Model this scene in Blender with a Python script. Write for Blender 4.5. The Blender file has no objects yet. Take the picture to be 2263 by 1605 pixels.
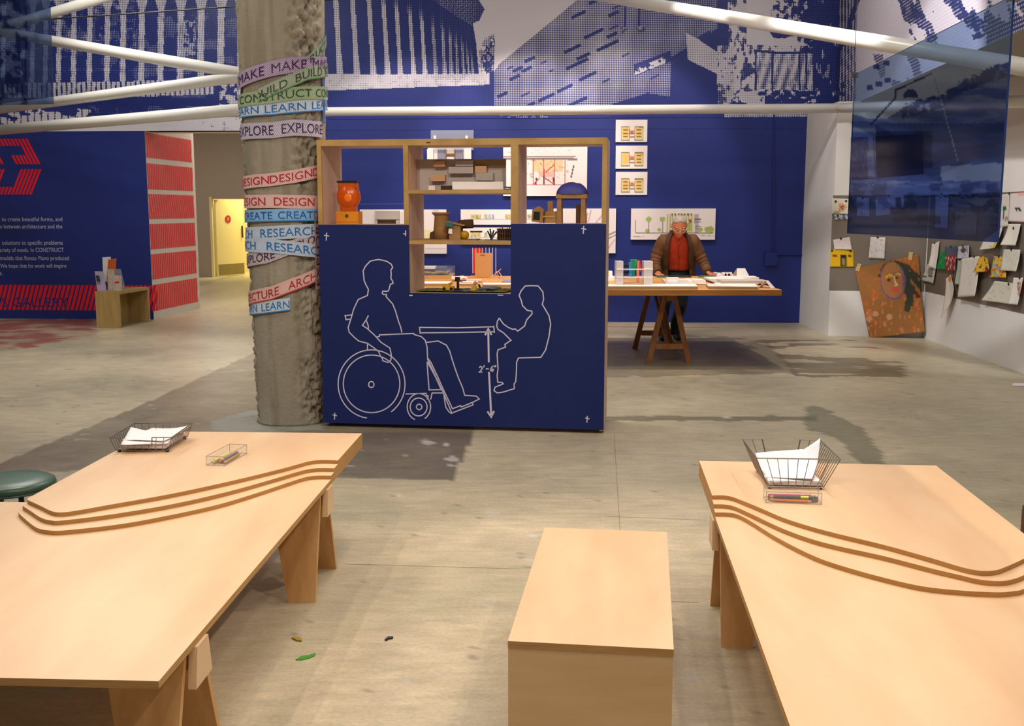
import bpy, math, random
import numpy as np
from mathutils import Vector, Matrix
random.seed(7)
R = math.radians
scene = bpy.context.scene
COL = scene.collection

# ------------------------------------------------------------------ camera
IW, IH = 2263, 1605
F, PITCH, CH = 2340.6, 0.14355, 1.65
cd = bpy.data.cameras.new('camera'); cam = bpy.data.objects.new('camera', cd); COL.objects.link(cam)
cam.location = (0, 0, CH); cam.rotation_euler = (math.pi/2-PITCH, 0, 0)
cd.sensor_width = 36; cd.sensor_fit = 'HORIZONTAL'; cd.lens = F*36/IW
cd.clip_start = .05; cd.clip_end = 200
scene.camera = cam
# ------------------------------------------------------------------ world, exposure
w = bpy.data.worlds.new('world'); scene.world = w; w.use_nodes = True
w.node_tree.nodes['Background'].inputs[0].default_value = (.9, .92, 1, 1)
w.node_tree.nodes['Background'].inputs[1].default_value = .05
vs = scene.view_settings
vs.view_transform = 'Standard'; vs.look = 'None'; vs.gamma = 1; vs.use_curve_mapping = False
vs.exposure = 0.38
scene.cycles.max_bounces = 6; scene.cycles.transparent_max_bounces = 24
scene.cycles.sample_clamp_indirect = 6
# ------------------------------------------------------------------ gallery lamps and added fill
def spot(name, loc, tgt, W, deg, col=(1, .83, .66), blend=.4, r=.06):
    l = bpy.data.lights.new(name, 'SPOT'); l.energy = W; l.spot_size = R(deg); l.spot_blend = blend
    l.color = col; l.shadow_soft_size = r
    o = bpy.data.objects.new(name, l); COL.objects.link(o); o.location = loc
    o.rotation_euler = (Vector(tgt)-Vector(loc)).to_track_quat('-Z', 'Y').to_euler()
    return o
def area(name, loc, sx, sy, W, col=(1, .9, .78), rot=(0, 0, 0)):
    l = bpy.data.lights.new(name, 'AREA'); l.shape = 'RECTANGLE'; l.size = sx; l.size_y = sy
    l.energy = W; l.color = col
    o = bpy.data.objects.new(name, l); COL.objects.link(o); o.location = loc; o.rotation_euler = rot
    return o
WARM = (1, .80, .645); WARM2 = (1, .87, .76)
# track spots over the two drawing tables and the bench
for x, y, tx, ty, W, d in ((-2.9, 6.9, -1.2, 4.2, 250, 50), (2.9, 7.2, 1.35, 3.9, 255, 50), (-.5, 6.6, .3, 3.6, 95, 44),
        (1.9, 6.3, .9, 3.6, 90, 48), (-2.3, 2.2, .4, 4.3, 190, 50), (2.7, 2.0, -.3, 4.2, 240, 50), (.7, .6, .3, 3.6, 80, 50)):
    spot('track_spot', (x, y, 5.2), (tx, ty, .45), W, d, WARM)
# spots on the blue cabinet front and the column
spot('track_spot', (-1.9, 2.2, 5.1), (-1.1, 7.9, 1.7), 330, 36, WARM2)
spot('track_spot', (1.2, 2.2, 5.1), (.1, 7.9, 1.6), 300, 34, WARM2)
# wall-wash spots on the pictures of the blue wall and on the display table
for x, W in ((-1.5, 300), (.1, 340), (1.6, 260)):
    spot('wall_spot', (x, 12.6, 5.3), (x, 15.6, 2.0), W, 50, (1, .84, .76))
for x in (-.6, 1.2, 2.4):
    spot('table_spot', (x, 10.6, 5.3), (x, 12.2, .85), 280, 46, WARM)
# added spots that brighten the alcove with the pinned drawings
spot('track_spot', (1.6, 8.4, 5.0), (5.3, 12.0, 1.2), 560, 40, (1, .95, .93))
spot('track_spot', (.6, 10.0, 5.0), (4.75, 14.0, 1.3), 380, 26, (1, .95, .93))
# added area lamps under the ceiling, ambient fill without any seen fixture
for x, y, W in ((-5.0, 6.0, 95), (-5.0, 12.0, 150), (0, 1.5, 65), (0, 9.0, 100), (2.8, 12.0, 40), (2.6, 5.0, 50)):
    area('ambient_fill', (x, y, 5.85), 1.4, 1.4, W, (1, .96, .90))
# yellow lamps of the passage behind the opening
area('passage_lamp', (-5.0, 19.0, 3.9), 1.2, 1.2, 80, (1, .86, .68))
area('passage_lamp', (-6.8, 23.5, 3.9), 1.2, 1.2, 38, (1, .85, .78))
area('passage_lamp', (-6.4, 27.6, 2.9), .8, .8, 100, (1, .86, .42))

# ------------------------------------------------------------------ pixel -> place
SP, CP = math.sin(PITCH), math.cos(PITCH)
def ray(px, py):
    a, b = (px-IW/2)/F, -(py-IH/2)/F
    return Vector((a, CP+b*SP, -SP+b*CP))
def at_z(px, py, z):
    d = ray(px, py); t = (z-CH)/d.z
    return Vector((0, 0, CH))+d*t
def at_y(px, py, y):
    d = ray(px, py); return Vector((0, 0, CH))+d*(y/d.y)
def at_plane(px, py, p0, n):
    d = ray(px, py); o = Vector((0, 0, CH)); t = (Vector(p0)-o).dot(n)/d.dot(n)
    return o+d*t
def project(P):
    P = np.asarray(P, float); x = P[:, 0]; y = P[:, 1]; z = P[:, 2]-CH
    dep = np.maximum(y*CP-z*SP, .05); up = y*SP+z*CP
    return IW/2+F*x/dep, IH/2-F*up/dep

# ------------------------------------------------------------------ noise and painting helpers
def _h(ix, iy, s):
    n = (ix*374761393+iy*668265263+s*982451653) & 0xffffffff
    n = ((n ^ (n >> 13))*1274126177) & 0xffffffff
    return ((n ^ (n >> 16)) & 0xffff)/65535.
def vnoise(x, y, s=0):
    s = int(s*10) if isinstance(s, float) else s
    x = np.asarray(x, float); y = np.asarray(y, float)
    ix = np.floor(x).astype(np.int64); iy = np.floor(y).astype(np.int64)
    fx = x-ix; fy = y-iy; fx = fx*fx*(3-2*fx); fy = fy*fy*(3-2*fy)
    a = _h(ix, iy, s); b = _h(ix+1, iy, s); c = _h(ix, iy+1, s); d = _h(ix+1, iy+1, s)
    return (a*(1-fx)+b*fx)*(1-fy)+(c*(1-fx)+d*fx)*fy
def fbm(x, y, s=0, o=4):
    t = 0; a = .5; n = 0
    for k in range(o):
        t = t+a*vnoise(x*2**k, y*2**k, s+k*17); n += a; a *= .5
    return t/n
def inpoly(X, Y, poly):
    c = np.zeros(X.shape, bool); n = len(poly)
    for i in range(n):
        x0, y0 = poly[i]; x1, y1 = poly[(i+1) % n]
        if y0 == y1: continue
        m = (Y < y0) != (Y < y1)
        c ^= m & (X < (x1-x0)*(Y-y0)/(y1-y0)+x0)
    return c
def segd(X, Y, a, b):
    ax, ay = a; bx, by = b; dx, dy = bx-ax, by-ay
    t = np.clip(((X-ax)*dx+(Y-ay)*dy)/(dx*dx+dy*dy+1e-9), 0, 1)
    return np.hypot(X-ax-t*dx, Y-ay-t*dy)
def polyd(X, Y, pts):
    d = np.full(X.shape, 1e9)
    for a, b in zip(pts[:-1], pts[1:]): d = np.minimum(d, segd(X, Y, a, b))
    return d
def rng(X, a, b): return (X >= a) & (X <= b)
def lin(c):
    if isinstance(c, str):
        c = c.lstrip('#'); c = [int(c[i:i+2], 16)/255 for i in (0, 2, 4)]
    return tuple(v/12.92 if v <= .04045 else ((v+.055)/1.055)**2.4 for v in c)

# ------------------------------------------------------------------ materials
MATS = {}
def mat(name, col, rough=.5, metal=0, spec=.5, noise=0, scale=8, stretch=(1, 1, 1), bump=0, alpha=None, trans=0, ior=1.45, emit=0, col2=None, detail=4):
    if name in MATS: return MATS[name]
    m = bpy.data.materials.new(name); m.use_nodes = True; MATS[name] = m
    nt = m.node_tree; b = nt.nodes['Principled BSDF']; c = lin(col)
    b.inputs['Base Color'].default_value = (*c, 1); b.inputs['Roughness'].default_value = rough
    b.inputs['Metallic'].default_value = metal; b.inputs['Specular IOR Level'].default_value = spec
    b.inputs['IOR'].default_value = ior
    if trans: b.inputs['Transmission Weight'].default_value = trans
    if alpha is not None: b.inputs['Alpha'].default_value = alpha
    if emit:
        b.inputs['Emission Color'].default_value = (*c, 1); b.inputs['Emission Strength'].default_value = emit
    tc = nt.nodes.new('ShaderNodeTexCoord'); mp = nt.nodes.new('ShaderNodeMapping')
    nt.links.new(tc.outputs['Object'], mp.inputs[0]); mp.inputs['Scale'].default_value = stretch
    n = nt.nodes.new('ShaderNodeTexNoise'); n.inputs['Scale'].default_value = scale; n.inputs['Detail'].default_value = detail
    nt.links.new(mp.outputs[0], n.inputs[0])
    if noise or col2:
        r = nt.nodes.new('ShaderNodeValToRGB'); nt.links.new(n.outputs[0], r.inputs[0])
        c2 = lin(col2) if col2 else tuple(v*(1-noise) for v in c)
        r.color_ramp.elements[0].position = .3; r.color_ramp.elements[1].position = .7
        r.color_ramp.elements[0].color = (*c2, 1); r.color_ramp.elements[1].color = (*c, 1)
        nt.links.new(r.outputs[0], b.inputs['Base Color'])
    if bump:
        bp = nt.nodes.new('ShaderNodeBump'); bp.inputs['Strength'].default_value = bump; bp.inputs['Distance'].default_value = .02
        nt.links.new(n.outputs[0], bp.inputs['Height']); nt.links.new(bp.outputs[0], b.inputs['Normal'])
    return m
def vcol_mat(name, rough=.6, spec=.4):
    if name in MATS: return MATS[name]
    m = bpy.data.materials.new(name); m.use_nodes = True; MATS[name] = m
    nt = m.node_tree; b = nt.nodes['Principled BSDF']; b.inputs['Roughness'].default_value = rough
    b.inputs['Specular IOR Level'].default_value = spec
    a = nt.nodes.new('ShaderNodeAttribute'); a.attribute_name = 'Col'
    nt.links.new(a.outputs['Color'], b.inputs['Base Color'])
    return m
def stripe_mat(name, ca, cb, freq, slant, duty=.5, rough=.35, uv=True):
    """slanted stripes in the UV map of a band (flat print)"""
    if name in MATS: return MATS[name]
    m = bpy.data.materials.new(name); m.use_nodes = True; MATS[name] = m
    nt = m.node_tree; b = nt.nodes['Principled BSDF']; b.inputs['Roughness'].default_value = rough
    tc = nt.nodes.new('ShaderNodeTexCoord'); s = nt.nodes.new('ShaderNodeSeparateXYZ'); nt.links.new(tc.outputs['UV'], s.inputs[0])
    a = nt.nodes.new('ShaderNodeMath'); a.operation = 'MULTIPLY_ADD'; a.inputs[1].default_value = slant
    nt.links.new(s.outputs[1], a.inputs[0]); nt.links.new(s.outputs[0], a.inputs[2])
    f = nt.nodes.new('ShaderNodeMath'); f.operation = 'MULTIPLY'; f.inputs[1].default_value = freq; nt.links.new(a.outputs[0], f.inputs[0])
    g = nt.nodes.new('ShaderNodeMath'); g.operation = 'FRACT'; nt.links.new(f.outputs[0], g.inputs[0])
    h = nt.nodes.new('ShaderNodeMath'); h.operation = 'GREATER_THAN'; h.inputs[1].default_value = duty; nt.links.new(g.outputs[0], h.inputs[0])
    mx = nt.nodes.new('ShaderNodeMix'); mx.data_type = 'RGBA'
    mx.inputs[6].default_value = (*lin(ca), 1); mx.inputs[7].default_value = (*lin(cb), 1)
    nt.links.new(h.outputs[0], mx.inputs[0]); nt.links.new(mx.outputs[2], b.inputs['Base Color'])
    return m

BLUE = '#1c2f86'
M_blue = mat('blue_paint', '#182a7a', .55, noise=.08, scale=3)
M_bluepanel = mat('blue_panel_paint', '#15245f', .6, spec=.3, noise=.08, scale=6)
M_white = mat('white_wall_paint', '#d9d6d2', .7, noise=.04, scale=2)
M_ceil = mat('ceiling_paint', '#c9c6c0', .8, noise=.05)
M_ply = mat('maple_veneer', '#e0c29b', .42, col2='#d8b189', scale=2.2, stretch=(9, .7, 3), detail=6)
M_plyy = mat('maple_veneer_cross', '#e0c29b', .42, col2='#d8b189', scale=2.2, stretch=(.7, 9, 3), detail=6)
M_edge = mat('plywood_edge', '#c39a62', .6, col2='#a47b48', scale=6, stretch=(1, 1, 60))
M_mdf = mat('contour_edge', '#bd8d51', .6, noise=.1, scale=20)
M_leg = mat('leg_plywood', '#d3a872', .55, col2='#c2935a', scale=3, stretch=(8, 8, .7))
M_cab = mat('cabinet_birch', '#dab9a0', .5, col2='#cda78b', scale=2.5, stretch=(5, 5, .8))
M_cabe = mat('cabinet_edge', '#bf9a5c', .55, col2='#a07c42', scale=5, stretch=(1, 40, 1))
M_tape = mat('white_tape', '#cfcbe0', .5, noise=.06)
M_card = mat('cardboard', '#a87d4c', .8, noise=.25, scale=12)
M_cardd = mat('cardboard_dark', '#5d4026', .85, noise=.3, scale=12)
M_steel = mat('wire_steel', '#8d8786', .35, metal=.8, noise=.1)
M_paper = mat('paper_white', '#f2eef0', .7, noise=.03)
M_foam = mat('model_white', '#f3ebe6', .6, noise=.04)
M_foamedge = mat('model_base_edge', '#a98a5a', .7, noise=.1)
M_black = mat('black_plastic', '#15140f', .4, noise=.2)
M_grey = mat('grey_board', '#bdb2aa', .6, noise=.06)
M_galv = mat('galvanised_sheet', '#8d8378', .42, metal=.55, noise=.12, scale=3)
M_tube = mat('white_gloss_tube', '#dcdad4', .28, spec=.6, noise=.04, scale=4)
M_red = mat('red_vinyl', '#e8192c', .5, noise=.05)
M_conc = mat('concrete', '#a59a84', .85, bump=.6, scale=14, col2='#857b67', detail=8)
M_vcol = vcol_mat('printed_board'); M_vpaper = vcol_mat('painted_paper', .85, .2)
M_tablewood = mat('display_table_wood', '#d9a262', .5, col2='#c98f50', scale=2.5, stretch=(1, 8, 3))
M_trestle = mat('trestle_wood', '#94602f', .55, col2='#7a4b22', scale=3, stretch=(8, 8, 1))

# ------------------------------------------------------------------ mesh helpers
class MB:
    def __init__(s): s.v = []; s.f = []; s.m = []; s.uv = None
    def add(s, vs, fs, m=0):
        o = len(s.v); s.v += [tuple(p) for p in vs]
        for f in fs: s.f.append([i+o for i in f]); s.m.append(m)
        return s
    def box(s, x0, y0, z0, x1, y1, z1, m=0, ms=None):
        x0, x1 = sorted((x0, x1)); y0, y1 = sorted((y0, y1)); z0, z1 = sorted((z0, z1))
        vs = [(x0, y0, z0), (x1, y0, z0), (x1, y1, z0), (x0, y1, z0), (x0, y0, z1), (x1, y0, z1), (x1, y1, z1), (x0, y1, z1)]
        s.add(vs, [[0, 3, 2, 1], [4, 5, 6, 7]], m)
        s.add(vs, [[0, 1, 5, 4], [1, 2, 6, 5], [2, 3, 7, 6], [3, 0, 4, 7]], m if ms is None else ms)
        return s
    def prism(s, poly, z0, z1, m=0, ms=None, ax='z'):
        n = len(poly)
        A = sum(poly[i][0]*poly[(i+1) % n][1]-poly[(i+1) % n][0]*poly[i][1] for i in range(n))
        if A < 0: poly = poly[::-1]
        def P(p, z): return (p[0], p[1], z) if ax == 'z' else ((p[0], z, p[1]) if ax == 'y' else (z, p[0], p[1]))
        vs = [P(p, z0) for p in poly]+[P(p, z1) for p in poly]
        fl = ax == 'y'
        caps = [list(range(n))[::-1], [n+i for i in range(n)]]
        sd = [[i, (i+1) % n, n+(i+1) % n, n+i] for i in range(n)]
        if fl: caps = [c[::-1] for c in caps]; sd = [c[::-1] for c in sd]
        s.add(vs, caps, m); s.add(vs, sd, m if ms is None else ms)
        return s
    def tube(s, pts, r, seg=8, m=0, closed=False, caps=True):
        pts = [Vector(p) for p in pts]; n = len(pts); rs = r if isinstance(r, (list, tuple)) else [r]*n
        vs = []; up = None
        for i, p in enumerate(pts):
            if closed: t = pts[(i+1) % n]-pts[i-1]
            else: t = pts[min(i+1, n-1)]-pts[max(i-1, 0)]
            t.normalize()
            if up is None:
                up = Vector((0, 0, 1)) if abs(t.z) < .9 else Vector((0, 1, 0))
            a = t.cross(up)
            if a.length < 1e-4: a = t.orthogonal()
            a.normalize(); up = a.cross(t).normalized()
            rr = rs[i]; ra, rb = rr if isinstance(rr, (list, tuple)) else (rr, rr)
            for k in range(seg):
                q = 2*math.pi*k/seg; vs.append(p+a*math.cos(q)*ra+up*math.sin(q)*rb)
        fs = []
        for i in range(n if closed else n-1):
            j = (i+1) % n
            for k in range(seg):
                k2 = (k+1) % seg; fs.append([i*seg+k, i*seg+k2, j*seg+k2, j*seg+k])
        if not closed and caps:
            fs.append(list(range(seg))[::-1]); fs.append([(n-1)*seg+k for k in range(seg)])
        return s.add(vs, [f[::-1] for f in fs], m)
    def lathe(s, prof, seg=20, m=0, c=(0, 0, 0), sx=1, sy=1):
        vs = []; n = len(prof)
        for r, z in prof:
            for k in range(seg):
                q = 2*math.pi*k/seg; vs.append((c[0]+r*math.cos(q)*sx, c[1]+r*math.sin(q)*sy, c[2]+z))
        fs = [[i*seg+k, i*seg+(k+1) % seg, (i+1)*seg+(k+1) % seg, (i+1)*seg+k] for i in range(n-1) for k in range(seg)]
        fs.append(list(range(seg))[::-1]); fs.append([(n-1)*seg+k for k in range(seg)])
        return s.add(vs, fs, m)
    def grid(s, P, m=0):
        """P: array (ny, nx, 3)"""
        ny, nx = P.shape[:2]; o = len(s.v); s.v += [tuple(p) for p in P.reshape(-1, 3)]
        for j in range(ny-1):
            for i in range(nx-1):
                a = o+j*nx+i; s.f.append([a, a+nx, a+nx+1, a+1]); s.m.append(m)
        return s
    def ribbon(s, pts, wd, y=0, m=0, closed=False):
        """flat strip in the x-z plane at depth y"""
        P = [Vector((p[0], p[1])) for p in pts]; n = len(P)
        L = []
        for i in range(n):
            a = P[i-1] if (i > 0 or closed) else None; b = P[(i+1) % n] if (i < n-1 or closed) else None
            d0 = (P[i]-a).normalized() if a is not None and (P[i]-a).length > 0 else None
            d1 = (b-P[i]).normalized() if b is not None and (b-P[i]).length > 0 else None
            d0 = d0 or d1; d1 = d1 or d0
            t = d0+d1
            t = t.normalized() if t.length > .2 else d0
            nn = Vector((-t.y, t.x)); k = min(1.6, 1/max(.3, nn.dot(Vector((-d0.y, d0.x)))))
            L.append((P[i]+nn*wd/2*k, P[i]-nn*wd/2*k))
        vs = []
        for a, b in L: vs += [(a.x, y, a.y), (b.x, y, b.y)]
        fs = [[2*i, 2*i+1, 2*((i+1) % n)+1, 2*((i+1) % n)] for i in range(n if closed else n-1)]
        return s.add(vs, fs, m)
    def build(s, name, mats, parent=None, smooth=False, loc=None, rot=None, bevel=0):
        me = bpy.data.meshes.new(name); me.from_pydata(s.v, [], s.f); 
        mats = mats if isinstance(mats, (list, tuple)) else [mats]
        for m in mats: me.materials.append(m)
        if len(mats) > 1: me.polygons.foreach_set('material_index', s.m)
        if smooth: me.polygons.foreach_set('use_smooth', [True]*len(me.polygons))
        me.update()
        o = bpy.data.objects.new(name, me); COL.objects.link(o)
        if parent: o.parent = parent
        if loc is not None: o.location = loc
        if rot is not None: o.rotation_euler = rot
        if bevel:
            b = o.modifiers.new('bevel', 'BEVEL'); b.width = bevel; b.segments = 1; b.limit_method = 'ANGLE'
        return o
def thing(name, label, cat, loc=(0, 0, 0), rot=0, group=None):
    o = bpy.data.objects.new(name, None); COL.objects.link(o); o.empty_display_size = .1
    o.location = loc; o.rotation_euler = rot if isinstance(rot, (tuple, list)) else (0, 0, rot)
    return tag(o, label, cat, group)
def tag(o, label, cat, group=None):
    o['label'] = label; o['category'] = cat
    if group: o['group'] = group
    return o
def struct(o, label=None):
    o['kind'] = 'structure'
    if label: o['label'] = label
    return o
def set_cols(o, cols, name='Col'):
    me = o.data; a = me.attributes.new(name, 'FLOAT_COLOR', 'POINT')
    c = np.ones((len(me.vertices), 4), np.float32); c[:, :3] = cols
    a.data.foreach_set('color', c.ravel())
def lerp_grid(c4, nx, ny):
    TL, TR, BR, BL = [np.array(c) for c in c4]
    s = np.linspace(0, 1, nx)[None, :, None]; t = np.linspace(0, 1, ny)[:, None, None]
    return (TL*(1-s)+TR*s)*(1-t)+(BL*(1-s)+BR*s)*t
def paint_obj(name, P, func, m=None, parent=None, smooth=True, size=None, flip=False):
    """grid P (world) coloured by func(X, Y) -> (n,3) linear, X and Y photo pixels of each vertex"""
    b = MB(); b.grid(P)
    if flip: b.f = [f[::-1] for f in b.f]
    o = b.build(name, m or M_vcol, parent, smooth)
    X, Y = project(P.reshape(-1, 3)); set_cols(o, func(X, Y))
    return o
FONTC = {}
def text_mesh(s):
    """(verts array, faces) of a text, x from 0, baseline 0, size 1"""
    if s in FONTC: return FONTC[s]
    c = bpy.data.curves.new('lettering', 'FONT'); c.body = s; c.size = 1; c.resolution_u = 3
    o = bpy.data.objects.new('lettering', c); COL.objects.link(o)
    bpy.context.view_layer.update()
    dg = bpy.context.evaluated_depsgraph_get()
    me = bpy.data.meshes.new_from_object(o.evaluated_get(dg))
    V = np.array([v.co[:] for v in me.vertices]).reshape(-1, 3); Fs = [list(p.vertices) for p in me.polygons]
    bpy.data.objects.remove(o); bpy.data.meshes.remove(me); bpy.data.curves.remove(c)
    V[:, 0] -= V[:, 0].min(); FONTC[s] = (V, Fs); return V, Fs
def text_on(name, s, org, right, up, width, height, m, parent=None, off=.002):
    """flat lettering, lower left at org, scaled to width x cap height"""
    V, Fs = text_mesh(s); wd = V[:, 0].max(); right = Vector(right).normalized(); up = Vector(up).normalized(); n = right.cross(up)
    P = [Vector(org)+right*(v[0]/wd*width)+up*(v[1]/.69*height)+n*off for v in V]
    b = MB(); b.add(P, Fs)
    o = b.build(name, m, parent); o['kind'] = 'stuff'; return o
def clip_rect(poly, x0, x1, y0, y1):
    for ax, lim, sg in ((0, x0, 1), (0, x1, -1), (1, y0, 1), (1, y1, -1)):
        out = []
        for i in range(len(poly)):
            p, q = poly[i-1], poly[i]; a, b = (p[ax]-lim)*sg, (q[ax]-lim)*sg
            if (a >= 0) != (b >= 0):
                t = a/(a-b); out.append((p[0]+(q[0]-p[0])*t, p[1]+(q[1]-p[1])*t))
            if b >= 0: out.append(q)
        poly = out
        if not poly: return []
    return poly
def keep_world(o, parent):
    """child whose vertices are in world coordinates"""
    o.parent = parent
    o.matrix_parent_inverse = Matrix.LocRotScale(parent.location, parent.rotation_euler, None).inverted()
    return o

# ================================================================== THE SETTING
A = Vector((-5.457, 16.065, 0)); B = Vector((4.235, 15.543, 0))
WU = (B-A).normalized(); WN = Vector((WU.y, -WU.x, 0))            # along the back wall, towards the room
def BW(px, py, off=0): return at_plane(px, py, A+WN*off, WN)
def wx(x, z=0, off=0):                                            # point of the back wall at world x
    t = (x-A.x)/WU.x; p = A+WU*t+WN*off; return Vector((p.x, p.y, z))
# ---- floor
def floor_cols(P):
    X, Y = project(P); n = len(P); x, y = P[:, 0], P[:, 1]
    n1 = fbm(x*.9, y*.9, 1, 5); n2 = fbm(x*3.2, y*3.2, 5, 4); n3 = fbm(x*9, y*9, 9, 3)
    base = np.array(lin('#b8ad93'))[None]*(.66+.68*n1[:, None])
    base = base*(.9+.2*n3[:, None])
    pale = np.array(lin('#c0b398'))[None]
    k = np.clip((n2-.52)*4, 0, 1)[:, None]*.55; c = base*(1-k)+pale*k
    gr = np.array(lin('#8c8a72'))[None]; k = np.clip((fbm(x*.5+7, y*.7, 21, 3)-.5)*5, 0, 1)[:, None]*.45
    c = c*(1-k)+gr*k
    def put(mask, col, a):
        kk = (mask*a)[:, None]; return c*(1-kk)+np.array(lin(col))[None]*kk
    jx = X+(n2-.5)*14; jy = Y+(n3-.5)*8
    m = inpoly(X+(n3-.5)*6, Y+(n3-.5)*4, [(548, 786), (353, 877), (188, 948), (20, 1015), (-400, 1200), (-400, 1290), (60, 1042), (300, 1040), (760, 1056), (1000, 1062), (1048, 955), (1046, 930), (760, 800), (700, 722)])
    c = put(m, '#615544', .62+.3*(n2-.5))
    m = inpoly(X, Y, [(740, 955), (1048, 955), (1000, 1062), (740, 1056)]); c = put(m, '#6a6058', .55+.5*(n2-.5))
    m = inpoly(jx, jy, [(470, 930), (560, 905), (700, 925), (720, 950), (560, 958), (470, 950)]); c = put(m, '#9aa29c', .7)
    m = inpoly(X+(n2-.5)*90, Y+(n3-.5)*16, [(-400, 700), (215, 703), (210, 735), (70, 768), (-400, 800)]); c = put(m, '#8a3a34', np.clip((n2-.3)*3, .25, .8))
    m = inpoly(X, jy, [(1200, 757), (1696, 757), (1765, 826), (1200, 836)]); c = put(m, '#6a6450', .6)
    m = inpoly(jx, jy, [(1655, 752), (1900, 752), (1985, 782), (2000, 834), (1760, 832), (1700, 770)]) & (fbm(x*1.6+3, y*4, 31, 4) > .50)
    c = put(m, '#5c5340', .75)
    d = polyd(X, Y, [(1340, 925), (1800, 925)]); c = put((d+(n3-.5)*8 < 5), '#6c6852', .75)
    d = polyd(X, Y, [(1800, 925), (1850, 940), (1890, 970), (1935, 1030)]); c = put((d+(n2-.5)*26 < 24), '#5f604c', .65)
    m = (fbm(x*11, y*11, 43, 3) > .77) & (fbm(x*2, y*2, 41, 2) > .55); c = put(m, '#bdb9b2', .5)
    m = (fbm(x*20, y*20, 51, 2) > .86) & (fbm(x*3, y*3, 57, 2) > .5); c = put(m, '#544b3e', .5)
    for q, col, rad in (((985, 982), '#cfcac6', 9), ((945, 979), '#c6c0b8', 12), ((1000, 1015), '#bdb9b6', 14), ((1000, 1028), '#b8b6b4', 8), ((1170, 1237), '#c2c4c6', 5), ((880, 1095), '#b7b9bb', 5), ((1180, 1183), '#c6c6c8', 8), ((1605, 922), '#cac8c0', 7), ((590, 825), '#c9c8be', 9), ((595, 858), '#cfcfc8', 10)):
        d = np.hypot((X-q[0]), (Y-q[1])*2.2)+(n3-.5)*10; c = put(d < rad, col, .8)
    c = put(polyd(X, Y, [(1340, 722), (1590, 724)]) < .9, '#b03a2c', .6)
    return np.clip(c, 0, 1)
xs = np.concatenate([np.arange(-12, -4.5, .09), np.arange(-4.5, 3.6, .032), np.arange(3.6, 6.6, .07)])
ys = np.concatenate([[-3.5, -1, 1.2], 2.2+np.cumsum(np.linspace(.018, .055, 390)), ])
ys = np.concatenate([ys, np.arange(ys[-1]+.06, 17.5, .07), [18.5, 20, 22, 24, 26, 28, 30.5]])
gx, gy = np.meshgrid(xs, ys); FP = np.stack([gx, gy, np.zeros_like(gx)], -1)
b = MB(); b.grid(FP); b.f = [f[::-1] for f in b.f]
fm = vcol_mat('polished_concrete', .34, .45); 
nt = fm.node_tree; bs = nt.nodes['Principled BSDF']
tn = nt.nodes.new('ShaderNodeTexNoise'); tn.inputs['Scale'].default_value = 5; tn.inputs['Detail'].default_value = 8
tc = nt.nodes.new('ShaderNodeTexCoord'); nt.links.new(tc.outputs['Object'], tn.inputs[0])
mr = nt.nodes.new('ShaderNodeMapRange'); mr.inputs[3].default_value = .26; mr.inputs[4].default_value = .52
nt.links.new(tn.outputs[0], mr.inputs[0]); nt.links.new(mr.outputs[0], bs.inputs['Roughness'])
t2 = nt.nodes.new('ShaderNodeTexNoise'); t2.inputs['Scale'].default_value = 60; t2.inputs['Detail'].default_value = 6
nt.links.new(tc.outputs['Object'], t2.inputs[0])
m2 = nt.nodes.new('ShaderNodeMapRange'); m2.inputs[1].default_value = .3; m2.inputs[2].default_value = .7; m2.inputs[3].default_value = .88; m2.inputs[4].default_value = 1.07
nt.links.new(t2.outputs[0], m2.inputs[0])
mm = nt.nodes.new('ShaderNodeVectorMath'); mm.operation = 'SCALE'
at = [n for n in nt.nodes if n.type == 'ATTRIBUTE'][0]
t3 = nt.nodes.new('ShaderNodeTexNoise'); t3.inputs['Scale'].default_value = 7; t3.inputs['Detail'].default_value = 9; t3.inputs['Roughness'].default_value = .7
mp3 = nt.nodes.new('ShaderNodeMapping'); mp3.inputs['Scale'].default_value = (.7, 2.6, 1); nt.links.new(tc.outputs['Object'], mp3.inputs[0]); nt.links.new(mp3.outputs[0], t3.inputs[0])
m3 = nt.nodes.new('ShaderNodeMapRange'); m3.inputs[1].default_value = .3; m3.inputs[2].default_value = .7; m3.inputs[3].default_value = .80; m3.inputs[4].default_value = 1.16; nt.links.new(t3.outputs[0], m3.inputs[0])
mm3 = nt.nodes.new('ShaderNodeMath'); mm3.operation = 'MULTIPLY'; nt.links.new(m2.outputs[0], mm3.inputs[0]); nt.links.new(m3.outputs[0], mm3.inputs[1])
nt.links.new(at.outputs['Color'], mm.inputs[0]); nt.links.new(mm3.outputs[0], mm.inputs['Scale']); nt.links.new(mm.outputs[0], bs.inputs['Base Color'])
fl = struct(b.build('floor', fm, smooth=False), 'worn polished concrete floor with dark patches and paint scuffs')
set_cols(fl, floor_cols(FP.reshape(-1, 3)))
# saw joints in the slab, thin dark lines
M_joint = mat('slab_joint', '#8d8470', .8, noise=.2)
for a_, b_ in (((1357, 960), (1372, 1200)), ((1340, 1142), (1560, 1150)), ((760, 1247), (1150, 1258)), ((1480, 1330), (1545, 1332))):
    p, q = at_z(*a_, 0), at_z(*b_, 0); d = (q-p).normalized(); nn = Vector((-d.y, d.x, 0))*.0015
    MB().add([p+nn, p-nn, q-nn, q+nn], [[0, 1, 2, 3]]).build('slab_joint', M_joint, fl, loc=(0, 0, .0012))

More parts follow.
